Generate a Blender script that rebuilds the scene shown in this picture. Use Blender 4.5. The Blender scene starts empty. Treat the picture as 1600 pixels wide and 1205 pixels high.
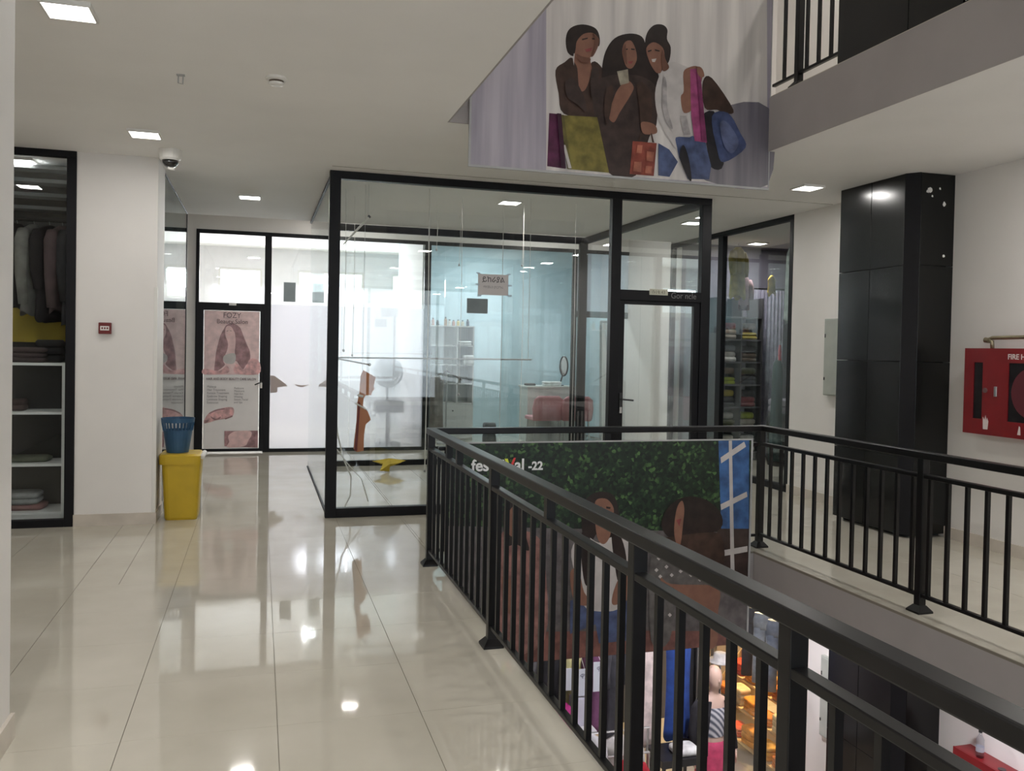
import bpy, bmesh, math, random
from mathutils import Vector, Matrix

# ---------------------------------------------------------------- camera, world, exposure
scene = bpy.context.scene
COL = scene.collection
cam_data = bpy.data.cameras.new('camera')
cam = bpy.data.objects.new('camera', cam_data)
COL.objects.link(cam)
cam_data.sensor_width = 36.0
cam_data.lens = 30.332
cam_data.shift_y = -0.0187
cam_data.clip_start = 0.05
right = Vector((0.95958754, -0.28073255, 0.01951917))
up = Vector((-0.01305836, 0.02486647, 0.99960549))
fwd = Vector((0.28110717, 0.95946386, -0.02019565))
mw = Matrix((right, up, -fwd)).transposed().to_4x4()
mw.translation = Vector((0.0, 0.0, 1.585))
cam.matrix_world = mw
scene.camera = cam

world = bpy.data.worlds.new('world')
scene.world = world
world.use_nodes = True
wbg = world.node_tree.nodes['Background']
wbg.inputs['Color'].default_value = (0.86, 0.92, 1.0, 1)
wbg.inputs['Strength'].default_value = 2.7

LAMP_W = 8.5            # one ceiling panel, hall
LAMP_COL = (1.0, 0.97, 0.93)
WINDOW_W = 100.0         # daylight through one salon window
vs = scene.view_settings
vs.view_transform = 'Standard'
vs.look = 'None'
vs.exposure = 0.38
vs.gamma = 1.0
vs.use_curve_mapping = False
scene.cycles.transparent_max_bounces = 24
scene.cycles.max_bounces = 9
scene.cycles.diffuse_bounces = 4
scene.cycles.glossy_bounces = 6
scene.cycles.transmission_bounces = 10
scene.cycles.sample_clamp_indirect = 6.0
pd = bpy.data.lights.new('facade_portal', 'AREA')   # sky portal in the glazed front behind the viewer
pd.shape = 'RECTANGLE'
pd.size, pd.size_y = 6.6, 2.7
pd.cycles.is_portal = True
po_ = bpy.data.objects.new('facade_portal', pd)
COL.objects.link(po_)
po_.location = (2.44, -4.36, 1.65)
po_.rotation_euler = (math.pi / 2, 0, math.pi)
scene.cycles.caustics_reflective = False
scene.cycles.caustics_refractive = False

random.seed(11)
PI = math.pi

# ---------------------------------------------------------------- materials
MATS = {}

def ramp2(nt, fac, c0, c1, p0=0.35, p1=0.65):
    r = nt.nodes.new('ShaderNodeValToRGB')
    r.color_ramp.elements[0].position = p0
    r.color_ramp.elements[1].position = p1
    r.color_ramp.elements[0].color = (*c0, 1)
    r.color_ramp.elements[1].color = (*c1, 1)
    nt.links.new(fac, r.inputs[0])
    return r.outputs[0]

def mat(name, col, rough=0.6, metal=0.0, vary=0.06, scale=6.0, bump=0.0, bscale=60.0, spec=0.5, coat=0.0, emit=None, alpha=None):
    if name in MATS:
        return MATS[name]
    m = bpy.data.materials.new(name)
    m.use_nodes = True
    nt = m.node_tree
    b = nt.nodes['Principled BSDF']
    b.inputs['Roughness'].default_value = rough
    b.inputs['Metallic'].default_value = metal
    b.inputs['Specular IOR Level'].default_value = spec
    b.inputs['Coat Weight'].default_value = coat
    tc = nt.nodes.new('ShaderNodeTexCoord')
    n = nt.nodes.new('ShaderNodeTexNoise')
    n.inputs['Scale'].default_value = scale
    n.inputs['Detail'].default_value = 4.0
    nt.links.new(tc.outputs['Object'], n.inputs['Vector'])
    lo = tuple(max(0, c * (1 - vary)) for c in col)
    hi = tuple(min(1, c * (1 + vary)) for c in col)
    nt.links.new(ramp2(nt, n.outputs['Fac'], lo, hi), b.inputs['Base Color'])
    if bump:
        n2 = nt.nodes.new('ShaderNodeTexNoise')
        n2.inputs['Scale'].default_value = bscale
        nt.links.new(tc.outputs['Object'], n2.inputs['Vector'])
        bp = nt.nodes.new('ShaderNodeBump')
        bp.inputs['Strength'].default_value = bump
        bp.inputs['Distance'].default_value = 0.01
        nt.links.new(n2.outputs['Fac'], bp.inputs['Height'])
        nt.links.new(bp.outputs['Normal'], b.inputs['Normal'])
    if emit:
        b.inputs['Emission Color'].default_value = (*emit[0], 1)
        b.inputs['Emission Strength'].default_value = emit[1]
    MATS[name] = m
    return m

def stripes(name, c0, c1, scale, axis='X', rough=0.6, dist=2.0, detail=2.0):
    m = bpy.data.materials.new(name)
    m.use_nodes = True
    nt = m.node_tree
    b = nt.nodes['Principled BSDF']
    b.inputs['Roughness'].default_value = rough
    tc = nt.nodes.new('ShaderNodeTexCoord')
    w = nt.nodes.new('ShaderNodeTexWave')
    w.bands_direction = axis
    w.inputs['Scale'].default_value = scale
    w.inputs['Distortion'].default_value = dist
    w.inputs['Detail'].default_value = detail
    mp = nt.nodes.new('ShaderNodeMapping')
    if axis == 'X':
        mp.inputs['Scale'].default_value = (1, 1, 0.12)
    nt.links.new(tc.outputs['Object'], mp.inputs['Vector'])
    nt.links.new(mp.outputs[0], w.inputs['Vector'])
    nt.links.new(ramp2(nt, w.outputs['Fac'], c0, c1, 0.1, 0.9), b.inputs['Base Color'])
    MATS[name] = m
    return m

def drapery(name, c0, c1, rough=0.4):
    m = bpy.data.materials.new(name)
    m.use_nodes = True
    nt = m.node_tree
    b = nt.nodes['Principled BSDF']
    b.inputs['Roughness'].default_value = rough
    tc = nt.nodes.new('ShaderNodeTexCoord')
    mp = nt.nodes.new('ShaderNodeMapping')
    mp.inputs['Scale'].default_value = (9.0, 1.0, 0.55)
    n = nt.nodes.new('ShaderNodeTexNoise')
    n.inputs['Scale'].default_value = 1.0
    n.inputs['Detail'].default_value = 3.5
    nt.links.new(tc.outputs['Object'], mp.inputs['Vector'])
    nt.links.new(mp.outputs[0], n.inputs['Vector'])
    nt.links.new(ramp2(nt, n.outputs['Fac'], c0, c1, 0.32, 0.66), b.inputs['Base Color'])
    MATS[name] = m
    return m

def glass(name, tint=(0.972, 0.987, 0.984), ior=1.5, rough=0.0):
    m = bpy.data.materials.new(name)
    m.use_nodes = True
    nt = m.node_tree
    for n in list(nt.nodes):
        nt.nodes.remove(n)
    out = nt.nodes.new('ShaderNodeOutputMaterial')
    tr = nt.nodes.new('ShaderNodeBsdfTransparent')
    tr.inputs[0].default_value = (*tint, 1)
    gl = nt.nodes.new('ShaderNodeBsdfGlossy')
    gl.inputs['Roughness'].default_value = rough
    gl.inputs['Color'].default_value = (0.95, 0.97, 0.97, 1)
    geo = nt.nodes.new('ShaderNodeNewGeometry')
    ma = nt.nodes.new('ShaderNodeMath')       # a thin sheet reflects the same from both sides
    ma.operation = 'MULTIPLY_ADD'
    ma.inputs[1].default_value = 1 / ior - ior
    ma.inputs[2].default_value = ior
    nt.links.new(geo.outputs['Backfacing'], ma.inputs[0])
    fr = nt.nodes.new('ShaderNodeFresnel')
    nt.links.new(ma.outputs[0], fr.inputs['IOR'])
    mx = nt.nodes.new('ShaderNodeMixShader')
    nt.links.new(fr.outputs[0], mx.inputs[0])
    nt.links.new(tr.outputs[0], mx.inputs[1])
    nt.links.new(gl.outputs[0], mx.inputs[2])
    nt.links.new(mx.outputs[0], out.inputs[0])
    MATS[name] = m
    return m

def frosted(name, col, rough=0.24, white=0.42):
    m = bpy.data.materials.new(name)
    m.use_nodes = True
    nt = m.node_tree
    for n in list(nt.nodes):
        nt.nodes.remove(n)
    out = nt.nodes.new('ShaderNodeOutputMaterial')
    rf = nt.nodes.new('ShaderNodeBsdfRefraction')
    rf.inputs['Color'].default_value = (*col, 1)
    rf.inputs['Roughness'].default_value = rough
    rf.inputs['IOR'].default_value = 1.25
    tl = nt.nodes.new('ShaderNodeBsdfTranslucent')
    tl.inputs['Color'].default_value = (*col, 1)
    df = nt.nodes.new('ShaderNodeBsdfDiffuse')
    df.inputs['Color'].default_value = (*col, 1)
    a = nt.nodes.new('ShaderNodeMixShader')
    a.inputs[0].default_value = 0.35
    nt.links.new(tl.outputs[0], a.inputs[1])
    nt.links.new(df.outputs[0], a.inputs[2])
    x = nt.nodes.new('ShaderNodeMixShader')
    x.inputs[0].default_value = white
    nt.links.new(rf.outputs[0], x.inputs[1])
    nt.links.new(a.outputs[0], x.inputs[2])
    nt.links.new(x.outputs[0], out.inputs[0])
    MATS[name] = m
    return m

def emission(name, col, s):
    m = bpy.data.materials.new(name)
    m.use_nodes = True
    nt = m.node_tree
    for n in list(nt.nodes):
        nt.nodes.remove(n)
    out = nt.nodes.new('ShaderNodeOutputMaterial')
    e = nt.nodes.new('ShaderNodeEmission')
    e.inputs[0].default_value = (*col, 1)
    e.inputs[1].default_value = s
    nt.links.new(e.outputs[0], out.inputs[0])
    MATS[name] = m
    return m

def leafy(name):
    m = bpy.data.materials.new(name)
    m.use_nodes = True
    nt = m.node_tree
    b = nt.nodes['Principled BSDF']
    b.inputs['Roughness'].default_value = 0.45
    tc = nt.nodes.new('ShaderNodeTexCoord')
    v = nt.nodes.new('ShaderNodeTexVoronoi')
    v.inputs['Scale'].default_value = 42.0
    n = nt.nodes.new('ShaderNodeTexNoise')
    n.inputs['Scale'].default_value = 9.0
    n.inputs['Detail'].default_value = 6.0
    nt.links.new(tc.outputs['Object'], v.inputs['Vector'])
    nt.links.new(tc.outputs['Object'], n.inputs['Vector'])
    mul = nt.nodes.new('ShaderNodeMath')
    mul.operation = 'MULTIPLY'
    nt.links.new(v.outputs['Color'], mul.inputs[0])
    nt.links.new(n.outputs['Fac'], mul.inputs[1])
    r = nt.nodes.new('ShaderNodeValToRGB')
    e = r.color_ramp.elements
    e[0].position, e[0].color = 0.08, (0.003, 0.008, 0.004, 1)
    e[1].position, e[1].color = 0.58, (0.10, 0.20, 0.06, 1)
    k = e.new(0.34)
    k.color = (0.010, 0.030, 0.012, 1)
    nt.links.new(mul.outputs[0], r.inputs[0])
    nt.links.new(r.outputs[0], b.inputs['Base Color'])
    MATS[name] = m
    return m

WHITE = mat('white_wall_paint', (0.83, 0.80, 0.77), 0.75, vary=0.03, scale=1.2, bump=0.03)
CEIL = mat('ceiling_paint', (0.93, 0.91, 0.885), 0.85, vary=0.03, scale=0.8)
GREYP = mat('slab_edge_paint', (0.40, 0.37, 0.36), 0.8, vary=0.05, scale=2)
SKIRT = mat('skirting_stone', (0.62, 0.56, 0.49), 0.3, vary=0.08, scale=5)
BLACKM = mat('black_aluminium', (0.007, 0.007, 0.009), 0.5, vary=0.1, scale=4, spec=0.25)
RAILM = mat('black_railing_paint', (0.0055, 0.005, 0.0055), 0.34, vary=0.2, scale=12, spec=0.3)
PANELM = mat('black_cladding', (0.006, 0.0065, 0.0065), 0.22, vary=0.15, scale=2, spec=0.4)
CORE = mat('concrete_core', (0.05, 0.05, 0.05), 0.9)
GLASS = glass('clear_glass')
GLASSD = glass('tinted_glass', (0.60, 0.66, 0.66), 1.6)
FROSTW = frosted('white_frosted_film', (0.93, 0.93, 0.96))
GREYF = mat('grey_plastic', (0.45, 0.45, 0.45), 0.5)
WPLAST = mat('white_plastic', (0.80, 0.78, 0.74), 0.4, vary=0.02)
WSHELF = mat('white_melamine', (0.75, 0.76, 0.76), 0.45, vary=0.03)
DARKP = mat('dark_plastic', (0.02, 0.02, 0.022), 0.3)
STEEL = mat('steel', (0.55, 0.55, 0.55), 0.3, metal=1.0)
RUSTY = mat('dull_brass_pipe', (0.28, 0.24, 0.16), 0.45, metal=0.6, vary=0.2)
RED = mat('red_enamel', (0.20, 0.007, 0.011), 0.35, vary=0.08)
DARKROOM = mat('dark_shop_wall', (0.06, 0.06, 0.065), 0.8)
LIT = emission('panel_diffuser', (1.0, 0.97, 0.92), 9.0)
LITW = emission('bright_daylight', (0.93, 0.96, 1.0), 1.9)

def tile_material():
    m = bpy.data.materials.new('polished_porcelain')
    m.use_nodes = True
    nt = m.node_tree
    b = nt.nodes['Principled BSDF']
    geo = nt.nodes.new('ShaderNodeNewGeometry')
    n = nt.nodes.new('ShaderNodeTexNoise')
    n.inputs['Scale'].default_value = 2.2
    n.inputs['Detail'].default_value = 5
    nt.links.new(geo.outputs['Position'], n.inputs['Vector'])
    nt.links.new(ramp2(nt, n.outputs['Fac'], (0.53, 0.495, 0.415), (0.60, 0.565, 0.485), 0.3, 0.7), b.inputs['Base Color'])
    n2 = nt.nodes.new('ShaderNodeTexNoise')
    n2.inputs['Scale'].default_value = 1.3
    n2.inputs['Detail'].default_value = 6
    nt.links.new(geo.outputs['Position'], n2.inputs['Vector'])
    r = nt.nodes.new('ShaderNodeMapRange')
    r.inputs['To Min'].default_value = 0.025
    r.inputs['To Max'].default_value = 0.07
    nt.links.new(n2.outputs['Fac'], r.inputs['Value'])
    nt.links.new(r.outputs[0], b.inputs['Roughness'])
    b.inputs['Specular IOR Level'].default_value = 0.62
    MATS['tile'] = m
    return m
TILE = tile_material()
GROUT = mat('grout', (0.22, 0.195, 0.155), 0.7)

# ---------------------------------------------------------------- mesh helpers
ORG = {}

class MB:
    def __init__(self):
        self.v, self.f, self.m = [], [], []
    def add(self, vs, fs, m=0):
        o = len(self.v)
        self.v += [tuple(p) for p in vs]
        self.f += [tuple(i + o for i in q) for q in fs]
        self.m += [m] * len(fs)
        return self
    def box(self, x0, x1, y0, y1, z0, z1, m=0):
        vs = [(x, y, z) for x in (x0, x1) for y in (y0, y1) for z in (z0, z1)]
        return self.add(vs, [(0, 1, 3, 2), (4, 6, 7, 5), (0, 4, 5, 1), (2, 3, 7, 6), (0, 2, 6, 4), (1, 5, 7, 3)], m)
    def prism(self, pts, axis, a, b, m=0):
        def P(p, t):
            return {'x': (t, p[0], p[1]), 'y': (p[0], t, p[1]), 'z': (p[0], p[1], t)}[axis]
        n = len(pts)
        vs = [P(p, a) for p in pts] + [P(p, b) for p in pts]
        fs = [tuple(range(n)), tuple(range(2 * n - 1, n - 1, -1))]
        fs += [(i, i + n, (i + 1) % n + n, (i + 1) % n) for i in range(n)]
        return self.add(vs, fs, m)
    def tube(self, pts, r, n=8, m=0, cap=True):
        pts = [Vector(p) for p in pts]
        rs = r if isinstance(r, (list, tuple)) else [r] * len(pts)
        rings = []
        for i, p in enumerate(pts):
            d = (pts[min(i + 1, len(pts) - 1)] - pts[max(i - 1, 0)]).normalized()
            a = d.orthogonal().normalized() if i == 0 else (A - d * A.dot(d)).normalized()
            A = a
            c = d.cross(a)
            rings.append([p + (a * math.cos(2 * PI * k / n) + c * math.sin(2 * PI * k / n)) * rs[i] for k in range(n)])
        return self.rings(rings, m, cap)
    def rings(self, rings, m=0, cap=True):
        n = len(rings[0])
        vs = [p for rg in rings for p in rg]
        fs = [(i * n + k, i * n + (k + 1) % n, (i + 1) * n + (k + 1) % n, (i + 1) * n + k) for i in range(len(rings) - 1) for k in range(n)]
        if cap:
            fs += [tuple(range(n - 1, -1, -1)), tuple((len(rings) - 1) * n + k for k in range(n))]
        return self.add(vs, fs, m)
    def loft(self, secs, n=16, m=0, cap=True, sq=2.0):
        # secs: (z, cx, cy, rx, ry) stacked ellipses (superellipse exponent sq)
        rg = []
        for z, cx, cy, rx, ry in secs:
            row = []
            for k in range(n):
                t = 2 * PI * k / n
                c, s = math.cos(t), math.sin(t)
                row.append((cx + rx * math.copysign(abs(c) ** (2 / sq), c), cy + ry * math.copysign(abs(s) ** (2 / sq), s), z))
            rg.append(row)
        return self.rings(rg, m, cap)
    def make(self, name, mats, parent=None, smooth=False, bevel=0.0, kind=None):
        me = bpy.data.meshes.new(name)
        off = ORG.get(parent.name, Vector()) if parent else Vector()
        me.from_pydata([Vector(p) - off for p in self.v], [], self.f)
        mats = mats if isinstance(mats, (list, tuple)) else [mats]
        for q in mats:
            me.materials.append(q)
        me.polygons.foreach_set('material_index', self.m)
        bm = bmesh.new()
        bm.from_mesh(me)
        bmesh.ops.recalc_face_normals(bm, faces=bm.faces)
        if bevel:
            bmesh.ops.bevel(bm, geom=list(bm.edges), offset=bevel, segments=2, affect='EDGES', profile=0.5, clamp_overlap=True)
        bm.to_mesh(me)
        bm.free()
        if smooth:
            me.polygons.foreach_set('use_smooth', [True] * len(me.polygons))
        return link(name, me, parent, off, kind)

def link(name, me, parent=None, off=None, kind=None, loc=None):
    o = bpy.data.objects.new(name, me)
    COL.objects.link(o)
    if loc is not None:
        o.location = loc
    if parent:
        o.parent = parent
        ORG[o.name] = off if off is not None else ORG.get(parent.name, Vector())
    if kind:
        o['kind'] = kind
    return o

def box(name, b, m, parent=None, bevel=0.0, kind=None):
    return MB().box(*b).make(name, m, parent, bevel=bevel, kind=kind)

def tag(o, label, cat, group=None):
    o['label'] = label
    o['category'] = cat
    if group:
        o['group'] = group
    return o

def thing(name, loc, label, cat, group=None):
    o = bpy.data.objects.new(name, None)
    o.empty_display_size = 0.1
    COL.objects.link(o)
    o.location = loc
    ORG[o.name] = Vector(loc)
    return tag(o, label, cat, group)

def setting(name, loc=(0, 0, 0), label=None):
    o = bpy.data.objects.new(name, None)
    o.empty_display_size = 0.1
    COL.objects.link(o)
    o.location = loc
    ORG[o.name] = Vector(loc)
    o['kind'] = 'structure'
    if label:
        o['label'] = label
    return o

def smooth_loop(pts, k=4):
    out = []
    n = len(pts)
    for i in range(n):
        p0, p1, p2, p3 = (Vector(pts[(i + j - 1) % n]) for j in range(4))
        for s in range(k):
            t = s / k
            out.append(0.5 * ((2 * p1) + (p2 - p0) * t + (2 * p0 - 5 * p1 + 4 * p2 - p3) * t * t + (3 * p1 - p0 - 3 * p2 + p3) * t ** 3))
    return out

def flat_print(name, pts, y, m, parent, round_=True):
    # a printed area: a flat polygon facing -y
    q = smooth_loop(pts) if round_ else [Vector(p) for p in pts]
    b = MB()
    b.add([(p[0], y, p[1]) for p in q], [tuple(range(len(q)))])
    o = b.make(name, m, parent)
    bm = bmesh.new()
    bm.from_mesh(o.data)
    bmesh.ops.triangulate(bm, faces=bm.faces)
    bm.to_mesh(o.data)
    bm.free()
    return o

def lettering(text, loc, size, m, parent, rot=(PI / 2, 0, 0), align='LEFT', depth=0.0006, bold=0.0, squeeze=1.0, name='lettering'):
    cu = bpy.data.curves.new(name, 'FONT')
    cu.body = text
    cu.size = size
    cu.align_x = align
    cu.extrude = depth
    cu.offset = bold
    t = bpy.data.objects.new('temp_text', cu)
    COL.objects.link(t)
    bpy.context.view_layer.update()
    me = bpy.data.meshes.new_from_object(t.evaluated_get(bpy.context.evaluated_depsgraph_get()))
    bpy.data.objects.remove(t)
    me.materials.clear()
    me.materials.append(m)
    off = ORG.get(parent.name, Vector())
    from mathutils import Euler
    M = Matrix.Translation(Vector(loc) - off) @ Euler(rot).to_matrix().to_4x4() @ Matrix.Diagonal((squeeze, 1, 1, 1))
    me.transform(M)
    me.name = name
    return link(name, me, parent, off)

# printed areas, in metres from each sheet's lower left corner
UPPER_PRINT=[('curtain_light', [(0.532, 2.272), (2.351, 2.595), (2.426, 0.012), (0.566, -0.045)]), ('curtain_dark', [(1.942, 0.553), (2.399, 0.629), (2.416, 0.027), (1.867, 0.02), (1.9, 0.134)]), ('p_purple', [(0.58, 0.416), (0.669, 0.417), (0.713, 0.023), (0.573, 0.031)]), ('p_hair', [(0.715, 0.868), (0.696, 0.949), (0.712, 1.026), (0.767, 1.071), (0.848, 1.088), (0.931, 1.068), (0.962, 1.003), (0.954, 0.941), (0.9, 0.988), (0.819, 0.94), (0.772, 0.852)]), ('p_brown', [(0.622, 0.729), (0.692, 0.797), (0.748, 0.834), (0.799, 0.748), (0.826, 0.63), (0.904, 0.821), (0.987, 0.784), (1.014, 0.68), (0.977, 0.523), (0.93, 0.411), (0.693, 0.422), (0.649, 0.566)]), ('p_skin', [(0.774, 0.897), (0.783, 0.959), (0.834, 1.018), (0.907, 1.034), (0.952, 0.994), (0.947, 0.94), (0.916, 0.871), (0.887, 0.846), (0.905, 0.76), (0.859, 0.618), (0.81, 0.613), (0.79, 0.763), (0.76, 0.82)]), ('p_hair', [(0.984, 0.776), (1.009, 0.909), (1.081, 1.017), (1.198, 1.065), (1.299, 1.054), (1.344, 0.971), (1.425, 0.832), (1.448, 0.741), (1.412, 0.659), (1.309, 0.68), (1.088, 0.718), (0.997, 0.693)]), ('p_darkbrown', [(0.908, 0.638), (1.022, 0.727), (1.138, 0.754), (1.307, 0.757), (1.429, 0.676), (1.435, 0.411), (1.378, 0.312), (1.274, 0.015), (1.046, 0.025), (0.965, 0.307)]), ('p_skin', [(1.142, 0.94), (1.162, 0.996), (1.212, 1.013), (1.251, 0.952), (1.261, 0.876), (1.224, 0.81), (1.178, 0.817), (1.148, 0.887)]), ('p_skin', [(1.115, 0.644), (1.189, 0.714), (1.241, 0.673), (1.212, 0.6), (1.136, 0.477), (1.088, 0.395), (1.042, 0.437), (1.068, 0.532)]), ('p_phone', [(1.104, 0.774), (1.191, 0.799), (1.203, 0.7), (1.133, 0.674)]), ('p_olive', [(0.661, 0.409), (0.954, 0.421), (1.058, 0.019), (0.729, 0.022)]), ('p_hair', [(1.326, 1.031), (1.349, 1.103), (1.4, 1.153), (1.468, 1.162), (1.507, 1.13), (1.505, 1.06), (1.538, 1.001), (1.53, 0.906), (1.496, 0.868), (1.456, 0.96), (1.395, 1.008), (1.336, 0.97)]), ('p_skin', [(1.336, 0.97), (1.394, 1.023), (1.472, 0.99), (1.495, 0.902), (1.528, 0.843), (1.443, 0.795), (1.399, 0.821), (1.358, 0.887)]), ('p_black', [(1.818, 0.51), (1.943, 0.53), (2.011, 0.159), (1.903, 0.126), (1.86, 0.291)]), ('p_jeans', [(1.584, 0.346), (1.737, 0.352), (1.845, 0.321), (1.903, 0.134), (1.888, 0.031), (1.707, 0.021), (1.629, 0.176)]), ('p_jeans', [(1.453, 0.272), (1.544, 0.232), (1.619, 0.144), (1.552, 0.025), (1.459, 0.029)]), ('p_white', [(1.416, 0.644), (1.46, 0.805), (1.544, 0.892), (1.649, 0.876), (1.747, 0.836), (1.688, 0.75), (1.694, 0.498), (1.737, 0.352), (1.597, 0.328), (1.61, 0.235), (1.506, 0.355), (1.442, 0.474)]), ('p_red', [(1.242, 0.269), (1.439, 0.271), (1.421, 0.022), (1.223, 0.022)]), ('p_brown', [(1.815, 0.772), (1.891, 0.807), (2.083, 0.583), (2.018, 0.548), (1.942, 0.569), (1.834, 0.575)]), ('p_blue', [(1.898, 0.517), (2.036, 0.554), (2.146, 0.412), (2.197, 0.3), (2.01, 0.172), (1.95, 0.266)]), ('p_skin', [(1.629, 0.634), (1.654, 0.684), (1.647, 0.825), (1.702, 0.87), (1.764, 0.882), (1.813, 0.843), (1.778, 0.681), (1.746, 0.566), (1.659, 0.519)]), ('p_pink', [(1.703, 0.855), (1.782, 0.868), (1.859, 0.31), (1.756, 0.314), (1.721, 0.501)]), ('p_lips', [(0.844, 0.905), (0.901, 0.924), (0.894, 0.899), (0.859, 0.889)]), ('p_lips', [(1.189, 0.856), (1.233, 0.864), (1.217, 0.84), (1.196, 0.841)]), ('p_white', [(1.38, 0.893), (1.42, 0.903), (1.407, 0.874), (1.386, 0.874)]), ('p_hair', [(0.818, 0.978), (0.864, 0.993), (0.864, 0.984), (0.822, 0.968)]), ('p_hair', [(0.896, 0.994), (0.936, 0.995), (0.933, 0.986), (0.9, 0.983)]), ('p_hair', [(1.153, 0.941), (1.183, 0.951), (1.184, 0.941), (1.155, 0.932)]), ('p_hair', [(1.21, 0.954), (1.241, 0.954), (1.239, 0.945), (1.212, 0.943)]), ('p_hair', [(1.346, 0.951), (1.377, 0.964), (1.377, 0.954), (1.35, 0.942)]), ('p_hair', [(1.404, 0.97), (1.445, 0.965), (1.442, 0.956), (1.406, 0.959)]), ('p_skin_d', [(0.899, 1.026), (0.952, 0.994), (0.947, 0.94), (0.916, 0.871), (0.895, 0.858), (0.918, 0.929), (0.92, 0.983)]), ('p_skin_d', [(0.775, 0.864), (0.821, 0.85), (0.887, 0.843), (0.874, 0.81), (0.806, 0.81)]), ('p_skin_d', [(1.147, 0.925), (1.163, 0.981), (1.171, 0.928), (1.18, 0.836), (1.162, 0.85)]), ('p_skin_d', [(1.466, 0.977), (1.495, 0.902), (1.525, 0.846), (1.477, 0.814), (1.461, 0.883)]), ('p_darkbrown', [(0.696, 0.646), (0.76, 0.683), (0.844, 0.555), (0.863, 0.451), (0.78, 0.503), (0.714, 0.542)]), ('p_darkbrown', [(0.905, 0.775), (0.955, 0.758), (0.949, 0.627), (0.91, 0.547), (0.891, 0.667)]), ('p_brown', [(1.024, 0.635), (1.073, 0.655), (1.06, 0.5), (1.03, 0.374), (1.002, 0.494)]), ('p_brown', [(1.266, 0.706), (1.36, 0.669), (1.391, 0.47), (1.317, 0.338), (1.287, 0.522)]), ('p_skin', [(1.307, 0.415), (1.41, 0.409), (1.437, 0.349), (1.369, 0.327), (1.317, 0.338)]), ('p_grey', [(1.478, 0.76), (1.505, 0.731), (1.518, 0.544), (1.566, 0.392), (1.522, 0.419), (1.475, 0.54)]), ('p_grey', [(1.624, 0.492), (1.677, 0.497), (1.716, 0.358), (1.663, 0.35)]), ('p_olive_d', [(0.661, 0.409), (0.688, 0.41), (0.758, 0.024), (0.729, 0.022)]), ('p_white', [(0.686, 0.191), (0.706, 0.193), (0.758, 0.027), (0.732, 0.025)]), ('p_purple_d', [(0.636, 0.417), (0.669, 0.417), (0.713, 0.023), (0.677, 0.024)]), ('p_pink_d', [(1.756, 0.852), (1.782, 0.863), (1.856, 0.313), (1.814, 0.312)]), ('p_blue_d', [(1.963, 0.459), (2.025, 0.481), (2.129, 0.346), (2.077, 0.245), (2.003, 0.303)]), ('p_black', [(1.629, 0.176), (1.656, 0.273), (1.703, 0.182), (1.733, 0.023), (1.707, 0.021)]), ('p_white', [(0.75, 0.819), (0.756, 0.862), (0.762, 0.863), (0.758, 0.774)]), ('p_red_d', [(1.277, 0.241), (1.319, 0.242), (1.312, 0.182), (1.27, 0.182)]), ('p_red_d', [(1.355, 0.201), (1.415, 0.198), (1.408, 0.127), (1.353, 0.131)]), ('p_red_d', [(1.254, 0.115), (1.314, 0.117), (1.311, 0.041), (1.246, 0.044)]), ('p_red_d', [(1.349, 0.091), (1.4, 0.091), (1.396, 0.035), (1.342, 0.036)]), ('p_brown', [(1.276, 0.269), (1.309, 0.337), (1.317, 0.335), (1.293, 0.269)]), ('p_brown', [(1.396, 0.27), (1.382, 0.336), (1.392, 0.337), (1.413, 0.27)]), ('p_skin', [(1.764, 0.877), (1.8, 0.865), (1.819, 0.812), (1.784, 0.8), (1.756, 0.837)])]
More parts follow.
